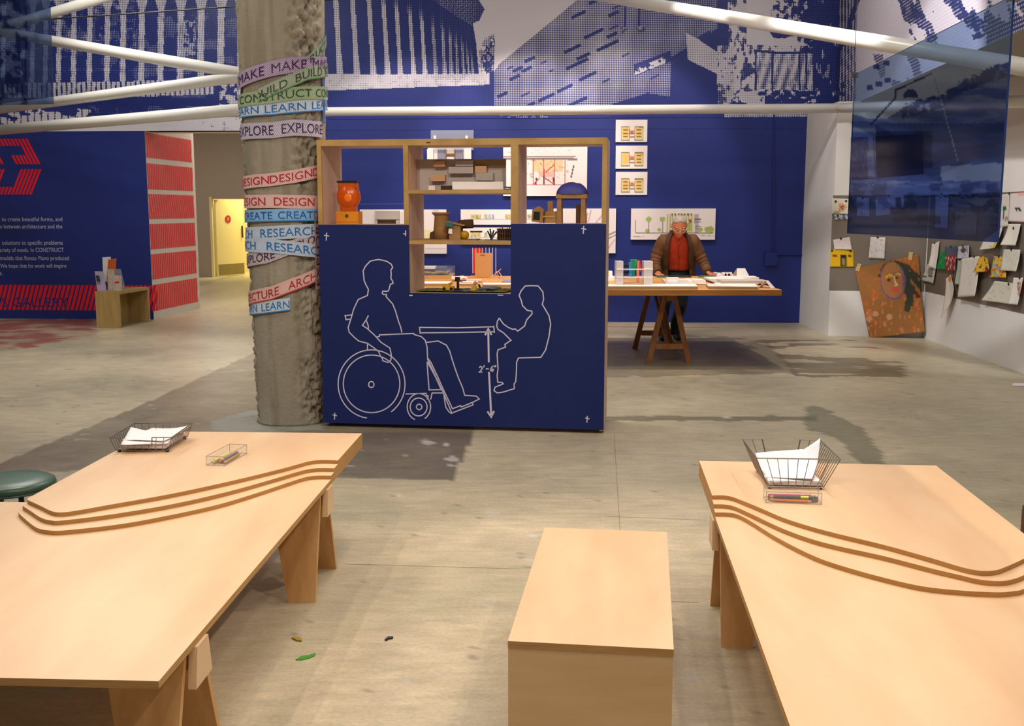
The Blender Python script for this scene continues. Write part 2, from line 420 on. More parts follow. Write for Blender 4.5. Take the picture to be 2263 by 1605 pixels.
# ---- walls
def wall_box(name, p, q, z0, z1, th, m, side=1, label=None):
    p, q = Vector(p), Vector(q); d = (q-p).normalized(); nn = Vector((d.y, -d.x, 0))*-th*side
    b = MB(); P = [p, q, q+nn, p+nn]
    b.prism([(v.x, v.y) for v in P], z0, z1)
    return struct(b.build(name, m), label)
HZ = 2.81
JX = -3.4
wl = wall_box('wall_back_entrance', wx(-12), wx(A.x), 0, HZ, .16, M_blue, label='dark blue gallery wall with red hatched title and white lettering')
wb = wall_box('wall_back', wx(JX), wx(4.3), 0, 2.97, .2, M_blue, label='bright blue gallery wall hung with drawings')
wu = wall_box('wall_back_upper', wx(-12), wx(4.75), HZ, 6, .2, M_white, label='upper wall carrying blue and white photo mural')
# lower edge between header height and blue wall
wall_box('wall_back_infill', wx(JX, 0, .004), wx(4.3, 0, .004), HZ, 2.975, .05, M_blue)
# opening: reveal wall with red hatching, right jamb, header soffit
RV = Vector((-5.28, 17.78, 0))
rd = (RV-A).normalized(); rn = Vector((rd.y, -rd.x, 0))
rev = wall_box('wall_passage_left', A, RV, 0, 4.1, .16, M_white, side=1, label='white reveal of the opening with red hatched bands')
wall_box('wall_passage_right', wx(JX), wx(JX)+Vector((.1, 10.2, 0)), 0, 4.1, .2, M_white, side=-1)
wall_box('wall_passage_side', (-9.4, 17.78, 0), (-9.4, 26.4, 0), 0, 4.1, .2, M_white, side=1)
wall_box('wall_passage_near', (-9.6, 17.78, 0), (RV.x, RV.y, 0), 0, 4.1, .12, M_white, side=1)
struct(MB().box(-10, 16.2, 4.1, -3, 30.3, 4.2).build('ceiling_passage', M_ceil))
struct(MB().box(A.x, 16.05, HZ-.0, JX, 16.55, HZ+.05).build('trim_1', M_white))
fw = 26.4
dxl, dxr = -7.4, -6.35; dz = 1.92
M_greyw = mat('grey_wall_paint', '#a69a8c', .7, noise=.04)
struct(MB().box(-9.6, fw, 0, dxl, fw+.2, 4.1).build('wall_far_left', M_greyw))
struct(MB().box(dxr, fw, 0, -3, fw+.2, 4.1).build('wall_far_right', M_greyw))
struct(MB().box(dxl, fw, dz, dxr, fw+.2, 4.1).build('wall_far_lintel', M_greyw))
M_cream = mat('cream_paint', '#e8dca8', .6, noise=.03)
struct(MB().box(-8.6, 29.6, 0, -4.8, 29.8, 3.1).build('wall_lobby_back', M_cream))
struct(MB().box(-8.8, fw+.2, 0, -8.6, 29.8, 3.1).build('wall_lobby_left', M_cream))
struct(MB().box(-4.8, fw+.2, 0, -4.6, 29.8, 3.1).build('wall_lobby_right', M_cream))
struct(MB().box(-8.8, fw+.2, 3.1, -4.6, 29.8, 3.2).build('ceiling_lobby', M_ceil))
# door leaf standing open into the lobby
dr = bpy.data.objects.new('door_1', None); COL.objects.link(dr); dr.location = (dxl+.02, fw+.12, 0); dr.rotation_euler = (0, 0, R(62)); struct(dr, 'cream door standing open with steel kick plate and round red sign')
MB().box(0, -.045, .012, .98, 0, dz-.02).build('door_leaf', mat('door_cream', '#eadfae', .45, noise=.02), dr)
MB().box(.03, -.052, .03, .95, -.045, .3).build('kick_plate', mat('kick_plate_steel', '#8d8468', .4, metal=.6, noise=.1), dr)
b = MB(); b.lathe([(.10, 0), (.10, .006)], 24); sgn = b.build('round_sign', mat('sign_red', '#b5201e', .4, noise=.03), dr, loc=(.42, -.047, 1.42), rot=(R(90), 0, 0))
MB().box(-.022, -.035, .006, -.008, .04, .008).box(.008, -.035, .006, .022, .04, .008).box(-.022, -.002, .006, .022, .006, .008).build('sign_mark', M_white, sgn)
MB().box(.9, -.075, .95, .93, -.045, 1.25).build('pull_handle', mat('handle_dark', '#4b452f', .4, metal=.5), dr)
for s_, x0, x1 in ((0, dxl-.06, dxl), (1, dxr, dxr+.06)):
    MB().box(x0, fw-.02, 0, x1, fw+.22, dz+.05).build('door_frame', M_cream, dr).matrix_parent_inverse = Matrix.LocRotScale(dr.location, dr.rotation_euler, None).inverted()

# right side block, alcove and upper wall
b0 = B; b1 = Vector((4.192, 13.956, 0)); b2 = Vector((5.364, 13.754, 0)); b3 = b2+(Vector((5.2, 10.63, 0))-b2)*5.2
SZ = 3.03
wall_box('wall_alcove_return', b0, b1, 0, SZ, .12, M_white, side=1, label='white end wall beside the blue wall')
we = wall_box('wall_alcove_end', b1, b2+(b2-b1).normalized()*.15, 0, SZ, .12, M_white, side=1, label='white end wall of the drawing alcove with grey steel band')
wr = wall_box('wall_right', b2, b3, 0, SZ, .12, M_white, side=1, label='white side wall with grey steel band for pinned drawings')
u0 = wx(4.62); u1 = u0+(Vector((3.92, 8.1, 0))-u0)*2.4
wru = wall_box('wall_right_upper', u0, u1, SZ+.061, 6, .12, M_white, side=1, label='upper side wall carrying the photo mural')
so = MB(); so.prism([(u0.x-.005, u0.y), (u1.x-.005, u1.y), (b3.x+.2, b3.y), (b2.x+.3, b2.y+.2), (b2.x+.3, 15.8), (u0.x, 15.8)], SZ, SZ+.06)
struct(so.build('ceiling_alcove', mat('soffit_paint', '#a79f95', .8, noise=.04)))
# room shell out of view
struct(MB().box(-12, -3.5, 6, 6.6, 18, 6.1).build('ceiling', M_ceil))
struct(MB().box(-12.2, -3.5, 0, -12, 17.6, 6).build('wall_left', M_white))
struct(MB().box(-12, -3.7, 0, 6.6, -3.5, 6).build('wall_behind', M_white))
struct(MB().box(6.4, -3.5, 0, 6.6, 2.2, 6).build('wall_right_near', M_white))

# ---- photo mural (halftone print, ink value in an attribute, dots in the shader)
def halftone(name, ink, paper, pitch, soft=3.2):
    m = bpy.data.materials.new(name); m.use_nodes = True; nt = m.node_tree; bs = nt.nodes['Principled BSDF']
    bs.inputs['Roughness'].default_value = .42; bs.inputs['Specular IOR Level'].default_value = .35
    def N(op, a, b=None, c=None):
        n = nt.nodes.new('ShaderNodeMath'); n.operation = op
        for i, v in enumerate((a, b, c)):
            if v is None: continue
            if isinstance(v, (int, float)): n.inputs[i].default_value = v
            else: nt.links.new(v, n.inputs[i])
        return n.outputs[0]
    at = nt.nodes.new('ShaderNodeAttribute'); at.attribute_name = 'Col'
    sp = nt.nodes.new('ShaderNodeSeparateXYZ'); uvn = nt.nodes.new('ShaderNodeAttribute'); uvn.attribute_name = 'wallpos'
    nt.links.new(uvn.outputs['Vector'], sp.inputs[0])
    k = math.pi/pitch*1.0
    a_ = N('SINE', N('MULTIPLY', N('ADD', sp.outputs[0], sp.outputs[1]), k)); b_ = N('SINE', N('MULTIPLY', N('SUBTRACT', sp.outputs[0], sp.outputs[1]), k))
    h = N('MULTIPLY_ADD', N('MULTIPLY', a_, b_), .5, .5)
    g = nt.nodes.new('ShaderNodeSeparateColor'); nt.links.new(at.outputs['Color'], g.inputs[0])
    fac = N('MULTIPLY_ADD', N('SUBTRACT', N('MULTIPLY_ADD', g.outputs[0], 1.24, -.12), h), soft, .5)
    fac = N('MINIMUM', N('MAXIMUM', fac, 0.0), 1.0)
    mx = nt.nodes.new('ShaderNodeMix'); mx.data_type = 'RGBA'; mx.inputs[6].default_value = (*lin(ink), 1); mx.inputs[7].default_value = (*lin(paper), 1)
    nt.links.new(fac, mx.inputs[0]); nt.links.new(mx.outputs[2], bs.inputs['Base Color'])
    MATS[name] = m; return m
def Z(pts, ox, oy, k): return [(ox+x*k, oy+y*k) for x, y in pts]
K3 = 1/2.972
def mural(X, Y):
    g = np.zeros(X.shape); nA = fbm(X/34, Y/26, 3, 5); nB = fbm(X/9, Y/9, 11, 4); nC = fbm(X/90, Y/70, 23, 3)
    # --- colonnade, x < 540
    L = X < 640
    v = np.where(nA > .60, .22, .04)+.12*np.clip((60-Y)/90, 0, 1)*(nC > .5)
    v = np.where((X < 300) & (Y < 140-X*.1) & (nB > .56), v+.18, v)
    for k_, cx in enumerate((-140, -100, -60, -25, 8, 50, 72, 101, 130, 163, 198, 237, 272, 313, 355, 399, 444, 488, 532, 578)):
        wv = 4.6+.006*max(cx, 0); tw = np.clip((22-Y)/22, 0, 3)*6
        v = np.where((np.abs(X-cx-(Y-90)*-.012) < wv+tw*(Y < 22)) & (Y < 184-.02*(X-300)), .62+.3*(nB-.4), v)
    v = np.where(rng(Y, 152, 156) & (nB > .3), v+.15, v)
    bal = rng(Y, 180+(X-250)*-.02, 216+(X-250)*-.035) & rng(X, -400, 472)
    v = np.where(bal, np.where(((X+4) % 10.9) < 8.2, .74, .03), v)
    v = np.where(rng(Y, 216, 234) & L, .02, v)
    low = Y > 236+(X-250)*-.03
    v = np.where(low & (X < 200), np.where(fbm(X/30, Y/12, 61, 3) > .42, np.where((X % 15) < 2.6, .1, .85), .08), v)
    v = np.where((Y > 262-.07*(X-250)), .93-.35*((nB > .62) & (X > 440)), v)
    v = np.where(rng(X, 395, 432) & rng(Y, 45, 130), np.where(nB > .47, .5, v), v)
    v = np.where(rng(X, 485, 640) & rng(Y, 178, 232), np.where(nB > .45, .7, .06), v)
    g = np.where(L, v, g)
    # --- hall with fins
    Mx = (X >= 640) & (X < 1093)
    v = np.full(X.shape, .03)
    tops = (668, 705, 742, 779, 815, 847, 875, 904, 929, 953, 974, 991, 1004, 1015, 1024, 1032); bots = (676, 714, 751, 789, 825, 857, 885, 914, 939, 963, 983, 998, 1011, 1025, 1036, 1045)
    for k_, (a_, c_) in enumerate(zip(tops, bots)):
        xc = a_+(c_-a_)*Y/160; wd = 6.2-.28*k_
        vis = np.clip(1-np.clip((k_-5)*12-Y+15, 0, 40)/40, .12, 1)
        v = np.where((np.abs(X-xc) < wd*(1+.35*np.clip((Y-115)/45, 0, 1))) & (Y < 164), (.66 if k_ < 9 else .5)*vis, v)
    rim = np.interp(Y, [-200, 0, 20, 45, 52, 94, 158, 166], [1000, 1058, 1071, 1060, 1045, 1052, 1058, 1060])
    ov = (X > 955+Y*1.5) & (Y < 55)
    v = np.where(ov, .16+.3*(((X*1.1+Y*3) % 11) < 3)*(X > 970)*(X < 1052), v)
    led = rng(Y, 164-(X-728)*.004, 200-(X-728)*.036)
    sky = (X > rim) & ~(led & (X < 1082))
    v = np.where(sky, .97, v)
    tree = (X > 1056) & (Y > 66) & (np.hypot((X-1092)/36, (Y-130)/58) < .75+.7*(nB-.45)*1.6)
    v = np.where(tree, np.where(nB > .56, .5, .05), v)
    v = np.where(led & (X < 1082), .80-.15*(nB > .6), v)
    v = np.where((Y > 200-(X-728)*.036) , .02, v)
    v = np.where((X > 1082) & (Y > 160), .04, v)
    g = np.where(Mx, v, g)
    # --- brick corner building
    Bx = (X >= 1093) & (X < 1585)
    v = np.full(X.shape, .97)
    main = inpoly(X, Y, [(1090, 300), (1090, 160), (1104, 141), (1275, 0), (1500, -190), (1600, -190), (1600, 300)])
    shade = .43-.10*np.clip((X-1300)/250, 0, 1)+.12*np.exp(-((X-1330)**2+(Y-115)**2)/3500.)
    v = np.where(main, shade+.05*(nB-.5), v)
    for zx, zy, l in ((650, 95, 95), (750, 220, 130), (610, 320, 115), (330, 390, 70), (710, 500, 120), (560, 580, 105), (440, 640, 110), (640, 670, 140), (330, 690, 70), (200, 445, 45), (250, 455, 70), (310, 455, 70), (230, 510, 70), (150, 622, 70), (760, 5, 90), (900, 45, 60), (680, 370, 90), (640, 420, 150), (840, 300, 150), (870, 230, 70), (880, 180, 60), (960, 360, 50), (830, 530, 50), (470, 465, 30), (1150, 505, 60), (420, 410, 40), (1100, 640, 60), (300, 620, 60), (880, 90, 70)):
        cx, cy, h = 1060+zx*K3, zy*K3, l*K3/2
        c_, s_ = .9, -.43; u = (X-cx)*c_+(Y-cy)*s_; w_ = -(X-cx)*s_+(Y-cy)*c_
        v = np.where((np.abs(u) < h*1.05) & (np.abs(w_) < (3.4 if l > 60 else 2)), .03 if l > 60 else .14, v)
    dark = inpoly(X, Y, [(1400, 143), (1482, 112), (1482, 128), (1590, 60), (1590, 300), (1300, 300), (1345, 233), (1430, 206), (1482, 214), (1482, 136), (1404, 168)])
    v = np.where(dark, .02, v)
    v = np.where(inpoly(X, Y, [(1404, 152), (1470, 124), (1470, 140), (1404, 166)]) & (nB > .44), .8, v)
    v = np.where(inpoly(X, Y, [(1516, 72), (1540, 85), (1590, 118), (1590, 166), (1520, 132)]), .68, v)
    v = np.where(inpoly(X, Y, [(1540, 82), (1572, 66), (1565, 100)]), .04, v)
    v = np.where(((np.abs(X-1381) < 2) | (np.abs(X-1412) < 2)) & rng(Y, 8, 62), .05, v)
    v = np.where((np.hypot(X-1377, (Y-66)*1.3) < 9) | (np.hypot(X-1417, (Y-64)*1.3) < 9), .2+.3*(nB > .5), v)
    g = np.where(Bx, v, g)
    # --- rocks and pavilion
    Rx = (X >= 1585)
    v = np.where(fbm(X/13+Y/60, Y/26, 71, 4) > .44, .82, .12)
    v = np.where(fbm(X/7, Y/10, 81, 3) > .63, .25, v)
    v = np.where(rng(X, 1585, 1608+.02*Y) & (Y < 100), .04, v)
    v = np.where(rng(X, 1650, 1762) & (Y < 100), np.where(np.hypot((X-1740)/46, (Y-30)/46) < .5+.7*nB*.9, np.where(nB > .52, .8, .06), .93), v)
    v = np.where(np.hypot((X-1728)/30, (Y-76)/12) < .8+.5*(nB-.5), .08, v)
    tent = inpoly(X, Y, [(1668, 113), (1800, 116), (1800, 205), (1668, 196)])
    v = np.where(tent, .58+.25*np.sin((X+Y*.3)*.28)*(nB > .4), v)
    v = np.where(polyd(X, Y, [(1668, 112), (1720, 117), (1770, 116), (1800, 108)]) < 2.4, .04, v)
    for q in (1670, 1707, 1767, 1782): v = np.where((np.abs(X-q) < 2.2) & rng(Y, 112, 200), .06, v)
    v = np.where((X > 1765) & (Y < 118) & (nB < .62), .05+.12*(nC > .5), v)
    v = np.where(X > 1796, np.where(fbm(X/9, Y/30, 91, 3) > .66, .5, .07), v)
    v = np.where((Y > 204-8*nB) & (Y < 240), np.where((nB > .66) | ((X < 1690) & (nA > .5) & (X > 1605)), .75, .04), v)
    v = np.where((X < 1612+20*nB) & (Y > 100), v*.6+.2, v)
    v = np.where(Y > 246, np.where(X > 1600, .55+.3*(nB-.5), .05), v)
    g = np.where(Rx, v, g)
    # printed edge and bare blue under the pictures
    bare = (Y > 250) & (X >= 640) & (X < 1585)
    g = np.where(bare, np.where((X > 1094) & (X < 1210) & (Y < 266) & (nB > .5), .3, 0), g)
    return np.clip(g, 0, 1)
def mural_grid(name, p, q, z0, z1, nx, nz, off, func, mt, parent):
    p, q = Vector(p), Vector(q); d = (q-p).normalized(); nn = Vector((d.y, -d.x, 0))*off
    s = np.linspace(0, 1, nx); t = np.linspace(1, 0, nz)
    P = np.zeros((nz, nx, 3)); L = (q-p).length
    P[..., 0] = (p.x+nn.x)+(q.x-p.x)*s[None]; P[..., 1] = (p.y+nn.y)+(q.y-p.y)*s[None]; P[..., 2] = (z0+(z1-z0)*t)[:, None]
    b = MB(); b.grid(P); o = b.build(name, mt, parent)
    X, Y = project(P.reshape(-1, 3)); g = func(X, Y); set_cols(o, np.repeat(g[:, None], 3, 1))
    a = o.data.attributes.new('wallpos', 'FLOAT_VECTOR', 'POINT')
    wp = np.zeros((nx*nz, 3), np.float32); wp[:, 0] = np.tile(s*L, nz); wp[:, 1] = np.repeat(z0+(z1-z0)*t, nx)
    a.data.foreach_set('vector', wp.ravel()); return o
M_mur = halftone('mural_print', '#1e2f7e', '#d8d6e2', .025)
M_mur2 = halftone('mural_print_side', '#232f66', '#c9c4d2', .036)
mural_grid('photo_mural', wx(-9.6), wx(JX), HZ+.002, 5.0, 560, 210, .006, mural, M_mur, wu)
mural_grid('photo_mural', wx(JX), wx(4.62), 2.97, 5.0, 900, 210, .0115, mural, M_mur, wu)
def mural_side(X, Y):
    nB = fbm(X/9, Y/9, 111, 4); nA = fbm(X/40, Y/30, 121, 4)
    g = np.full(X.shape, .88)
    t = fbm(X/26-Y/80, Y/70, 131, 4)
    g = np.where((X > 1985) & (Y < 118-(X-2000)*.2) & (t > .50), np.where(nB > .5, .3, .06), g)
    g = np.where((X > 2180) & (t > .42), .3, g)
    g = np.where(X < 1893, np.where(((X-1845)/7 % 1) < .5, .12, .7), g)
    g = np.where((X < 1880) & (Y > 62) & (Y < 84), .12, g)
    g = np.where(polyd(X, Y, [(1895, 0), (1878, 50), (1876, 75), (1853, 110), (1848, 220)]) < 5, .06, g)
    g = np.where((X > 1905) & (Y > 120) & (t > .57), .35, g)
    g = np.where((X < 1870) & (Y > 180) & (nB > .5), .1, g)
    return g
mural_grid('photo_mural', u0, u1, SZ+.002, 5.0, 420, 110, .006, mural_side, M_mur2, wru)

# ---- red hatching on reveal, title band and logo
def hatch(name, org, right, up, W_, H_, pitch, wd, slant, m, parent, off=.003, hole=None):
    right = Vector(right).normalized(); up = Vector(up).normalized(); n = right.cross(up); b = MB()
    x = -abs(slant)*H_-pitch
    while x < W_+abs(slant)*H_+pitch:
        pl = clip_rect([(x, 0), (x+wd, 0), (x+wd+slant*H_, H_), (x+slant*H_, H_)], 0, W_, 0, H_)
        if len(pl) > 2:
            b.add([Vector(org)+right*p[0]+up*p[1]+n*off for p in pl], [list(range(len(pl)))])
        x += pitch
    return b.build(name, m, parent)
ZU = Vector((0, 0, 1))
def RVp(px, py): return at_plane(px, py, A, rn)
bands = [(296, 350), (362, 419), (429, 484), (495, 551), (562, 618), (630, 688)]
RL = (RV-A).length
for i, (ya, yb) in enumerate(bands):
    z1, z0 = RVp(338, ya).z, RVp(340, yb).z
    hatch('red_hatching', A+Vector((0, 0, z0))+rd*.01, rd, ZU, RL-.02, z1-z0, .080, .062, .22 if i in (0, 1, 3, 4, 5) else -.22, M_red, rev)
# title band at the foot of the entrance wall
p0 = BW(-190, 684); p1 = BW(346, 631)
hatch('red_hatching', (p0.x, p0.y, p0.z), WU, ZU, (Vector((p1.x, p1.y, 0))-Vector((p0.x, p0.y, 0))).length, p1.z-p0.z, .070, .047, .32, M_red, wl)
M_navy = mat('navy_lettering', '#22307c', .55, noise=.05)
M_cream2 = mat('white_lettering', '#c8cbe0', .6, noise=.04)
def wtext(s, pxr, py, h, pxl=None, m=None, off=.002):
    """lettering on the entrance wall ending at pixel pxr, baseline py, cap height h pixels"""
    V, _ = text_mesh(s); wpx = pxr-pxl if pxl is not None else V[:, 0].max()/.69*h*.93
    a_, c_ = BW(pxr-wpx, py), BW(pxr, py); H_ = (BW(pxr, py-h)-c_).length
    return text_on('lettering', s, a_, c_-a_, ZU, (c_-a_).length, H_, m or M_cream2, wl, off)
wtext("'S GALLERY", 152, 678, 20, 0, M_navy, .005)
for s_, xl, xr, y_ in (('to create beautiful forms, and', 4, 138, 489), ('o between architecture and the', 0, 138, 505), ('solutions to specific problems', 5, 139, 541), ('ariety of needs. In CONSTRUCT', 0, 141, 557),
                       ('models that Renzo Piano produced', 0, 153, 575), ('We hope that his work will inspire', 1, 147, 592), ('s.', 0, 6, 608)):
    wtext(s_, xr, y_, 9.2, xl)
# hatched logo: two hexagon halves with the T left blank
def logo(yt, yb, xr_t, xr_b, slant):
    z1, z0 = BW(40, yt).z, BW(40, yb).z; q = BW(-120, yb); H_ = z1-z0
    b = MB(); pitch = .0565
    xt, xb = BW(xr_t, yt).x, BW(xr_b, yb).x
    for i in range(30):
        x_t = xt-i*pitch; x_b = xb-i*pitch
        for (ta, tb) in strokes(i, yt):
            f = lambda t, d: wx(x_b+(x_t-x_b)*t+d, z0+H_*t, .003)
            b.add([f(ta, -.039), f(ta, 0), f(tb, 0), f(tb, -.039)], [[0, 1, 2, 3]])
    return b.build('red_hatching', M_red, wl)
def strokes(i, yt):
    # the blank T: a bar across the upper half, a stem down through both
    if yt < 340:
        if i < 3: return [(0, 1)]
        if 7 <= i <= 9: return [(.72, 1)]
        return [(0, .36), (.72, 1)]
    return [(0, .3)] if 6 <= i <= 9 else [(0, 1)]
logo(307, 363, 61, 90, 1); logo(374, 430, 92, 70, -1)

# ---- white steel roof truss members in front of the mural
def tub(name, a_, ya, b_, yb, r, label, cat='truss tube'):
    p, q = at_y(*a_, ya), at_y(*b_, yb); d = (q-p)
    if b_[0] > 2300:                                              # runs on until it meets the side wall
        rw_ = (b3-b2).normalized(); rw_ = Vector((rw_.y, -rw_.x, 0)); t = (b2-p).dot(rw_)/d.dot(rw_); q = p+d*(t-.012)
    b = MB(); b.tube([p, q], r, 20)
    o = b.build(name, M_tube, smooth=True); tag(o, label, cat, 'white roof truss tubes'); return o
tub('truss_tube', (455, 249), 14.6, (1879, 239), 13.75, .060, 'long white tube running level above the blue picture wall')
tub('truss_tube', (1862, 239), 13.70, (2320, 222), 10.1, .060, 'white tube crossing behind the hanging blue sheet above the steel band')
tub('truss_tube', (1300, -14), 13.4, (2320, 158), 7.8, .066, 'white diagonal tube crossing over the brick building and rock pictures')
tub('truss_tube', (-60, 292), 15.2, (560, 240), 12.2, .070, 'lowest white tube, running above the red hatched opening')
tub('truss_tube', (-60, 60), 15.2, (560, 167), 12.2, .067, 'white tube descending across the colonnade picture to the concrete column')
tub('truss_tube', (560, 166), 12.2, (-60, 249), 15.2, .065, 'white tube rising across the balustrade picture to the concrete column')
tub('truss_tube', (-60, 80), 15.2, (300, -26), 14.0, .067, 'white tube climbing across the arches at the top of the colonnade picture')
b = MB(); b.tube([at_y(100, 43, 11.6), at_y(525, 14, 11.0), at_y(800, -6, 10.6)], .008, 6)
tag(b.build('black_cable', M_black), 'thin black cable strung across the colonnade mural', 'cable')
# black conduit with box, painted over, on the blue wall
cn = MB(); p = BW(1709, 300); q = BW(1709, 565); cn.tube([wx(p.x, 3.0, .02), wx(q.x, q.z, .02)], .012, 8)
q2 = BW(1772, 563); cn.tube([wx(q.x, q2.z, .02), wx(q2.x, q2.z, .02)], .012, 8)
cn.build('conduit', M_blue, wb); p = BW(1703, 572)
MB().box(-.09, -.06, -.1, .09, 0, .1).build('junction_box', M_blue, wb, loc=p, rot=(0, 0, math.atan2(WU.y, WU.x)))

# ================================================================== CONCRETE COLUMN AND TAPES
CC = Vector((-1.742, 8.27, 0))
def col_r(th, z):
    """radius of the column; th measured from the camera side, positive towards +x"""
    c_, s_ = np.abs(np.cos(th)), np.abs(np.sin(th)); n_ = 2.7
    sup = (c_**n_+s_**n_)**(-1/n_)
    base = (.272+.0165*z)*(1+.55*(sup-1))
    return base
nz, nt_ = 360, 240
zz = np.linspace(0, 6.0, nz); th = np.linspace(-math.pi, math.pi, nt_, endpoint=False)
TH, ZZ = np.meshgrid(th, zz)
rr = col_r(TH, ZZ)
au = TH*.31                                                       # arc length round the shaft, seam at the back
n1 = fbm(au*5+9, ZZ*3.2+2, 201, 5); n2 = fbm(au*24, ZZ*30, 211, 5); n3 = fbm(au*46+3, ZZ*52, 221, 3)
band = np.clip(1-np.abs(TH-.85)/.62, 0, 1)+np.clip((-.85-TH)*3, 0, .5)*(TH > -1.9)+(np.abs(TH) > 1.9)*.6
rough = np.clip(band*1.5*np.clip((n1-.30)*4.5, 0, 1), .06, 1)
rr = rr+np.minimum(rough*((n2-.58)*.075+(n3-.5)*.045)-.010*rough, .008)
P = np.stack([CC.x+rr*np.sin(TH), CC.y-rr*np.cos(TH), ZZ], -1)
b = MB(); b.v = [tuple(p) for p in P.reshape(-1, 3)]
for j in range(nz-1):
    for i in range(nt_):
        k = (i+1) % nt_; b.f.append([j*nt_+i, j*nt_+k, (j+1)*nt_+k, (j+1)*nt_+i]); b.m.append(0)
b.f.append([i for i in range(nt_)][::-1]); b.m.append(0); b.f.append([(nz-1)*nt_+i for i in range(nt_)]); b.m.append(0)
cmat = vcol_mat('column_concrete', .9, .2)
nt = cmat.node_tree; tn = nt.nodes.new('ShaderNodeTexNoise'); tn.inputs['Scale'].default_value = 45; tn.inputs['Detail'].default_value = 6
tc = nt.nodes.new('ShaderNodeTexCoord'); nt.links.new(tc.outputs['Object'], tn.inputs[0]); bp = nt.nodes.new('ShaderNodeBump'); bp.inputs['Strength'].default_value = .5; bp.inputs['Distance'].default_value = .01
nt.links.new(tn.outputs[0], bp.inputs['Height']); nt.links.new(bp.outputs[0], nt.nodes['Principled BSDF'].inputs['Normal'])
col = b.build('concrete_column', cmat, smooth=True)
g1 = np.array(lin('#989080')); g2 = np.array(lin('#7d735f')); g3 = np.array(lin('#a09c92')); g4 = np.array(lin('#5a5040'))
k = fbm(au*5+5, ZZ*1.6, 231, 4).reshape(-1, 1); cc = g1*(.85+.3*k)
kk = np.clip((fbm(au*14, ZZ*1.1, 241, 4)-.5)*6, 0, 1).reshape(-1, 1)*.55; cc = cc*(1-kk)+g2*kk
kk = (np.clip((.9-ZZ)*1.2, 0, 1)*(TH < -.3)*.8).reshape(-1, 1)*np.clip((n1.reshape(-1, 1)-.4)*4, 0, 1); cc = cc*(1-kk)+g3*kk
kk = (np.clip((.42-n2)*7, 0, 1)*rough).reshape(-1, 1)*.9; cc = cc*(1-kk)+g4*kk
set_cols(col, np.vstack([cc]))
col['kind'] = 'structure'; col['label'] = 'rough concrete column wrapped with coloured lettered tapes'
def col_px(px, py):
    """angle and height of the column surface behind a pixel"""
    d = ray(px, py); t = 7.0
    for _ in range(60):
        p = Vector((0, 0, CH))+d*t; v = p-CC; a = math.atan2(v.x, -v.y); r = float(col_r(np.array(a), np.array(p.z)))+.012
        t += (math.hypot(v.x, v.y)-r)*.7
        if t > 8.6: break
    v = p-CC; return math.atan2(v.x, -v.y), p.z
def tape(pts, wpx, word, ink, ca, cb, label, sx, ww, pitch, freq=60, slant=.6, edge=None, lift=.012, a_ext=1.35, hcap=.6):
    """tape wound round the front of the column through the pixels pts (left to right); words ww pixels wide, one starting at pixel sx"""
    q = [col_px(*p) for p in pts]; aa = np.array([v[0] for v in q]); zt = np.array([v[1] for v in q])
    o = np.argsort(aa); aa, zt = aa[o], zt[o]
    hw = wpx/2340*8.0/2; n = 64; R0 = .3
    lo, hi = (aa[0]-a_ext*.35, aa[-1]+a_ext*.35) if a_ext else (aa[0], aa[-1])
    an = np.linspace(lo, hi, n)
    def zat(a):
        z_ = np.interp(a, aa, zt); s0 = (zt[1]-zt[0])/(aa[1]-aa[0]); s1 = (zt[-1]-zt[-2])/(aa[-1]-aa[-2])
        z_ = np.where(a < aa[0], zt[0]+(a-aa[0])*s0, z_); return np.where(a > aa[-1], zt[-1]+(a-aa[-1])*s1, z_)
    def surf(a, z, l): r = col_r(a, z)+l; return np.stack([CC.x+r*np.sin(a), CC.y-r*np.cos(a), z], -1)
    rows = np.array([-1, -.5, 0, .5, 1.])
    zc = zat(an); P = np.stack([surf(an, zc-rw*hw, lift+.002*math.sin(3*rw)) for rw in rows])
    b = MB(); b.grid(P); m = stripe_mat('tape_'+ca[1:]+cb[1:]+str(freq)+str(slant), ca, cb, freq, slant, .5, .25)
    root = thing('printed_tape', label, 'tape', (CC.x, CC.y, 0), 0, 'lettered tapes round the column')
    ob = b.build('tape_band', m, None, True); keep_world(ob, root)
    uvl = ob.data.uv_layers.new(name='UVMap')
    vi = np.zeros(len(ob.data.loops), np.int32); ob.data.loops.foreach_get('vertex_index', vi)
    uu = (vi % n)/(n-1)*(hi-lo)*R0; vv = (vi//n)/4*2*hw
    uvl.data.foreach_set('uv', np.stack([uu, vv], -1).astype(np.float32).ravel())
    V, Fs = text_mesh(word); capH = 2*hw*hcap; pm = 8.05/2340/R0
    a0 = col_px(min(max(sx, 548), 690), 400)[0]+(sx-min(max(sx, 548), 690))*pm
    x0 = V[:, 0]/V[:, 0].max()*ww*pm
    for k in range(-3, 4):
        av = a0+k*pitch*pm+x0; zv = zat(np.clip(av, lo, hi))-capH*.5+V[:, 1]*capH/.69
        keep = [f for f in Fs if all(lo+1e-4 < av[i] < hi-1e-4 for i in f)]
        if not keep: continue
        bb = MB(); bb.add(surf(av, zv, lift+.0035), keep)
        keep_world(bb.build('lettering', mat('ink_'+ink[1:], ink, .4, noise=.03), None), root)['kind'] = 'stuff'
    if edge:
        P2 = np.stack([surf(an, zc-rw*hw, lift+.003) for rw in (.84, 1.)]); b2 = MB(); b2.grid(P2); keep_world(b2.build('edge_stripe', mat('edge_'+edge[1:], edge, .4, noise=.03)), root)
    return root
T_ = lambda *a, **k: tape(*a, **k)
T_([(632, 166), (645, 160), (670, 146), (700, 118), (722, 80)], 27, 'CONSTRUCT', '#2f4330', '#a3ad96', '#7c8b72', 'grey green tape climbing steeply, lettered CONSTRUCT, above the purple MAKE tape', 597, 150, 160, freq=93, slant=.3, a_ext=0)
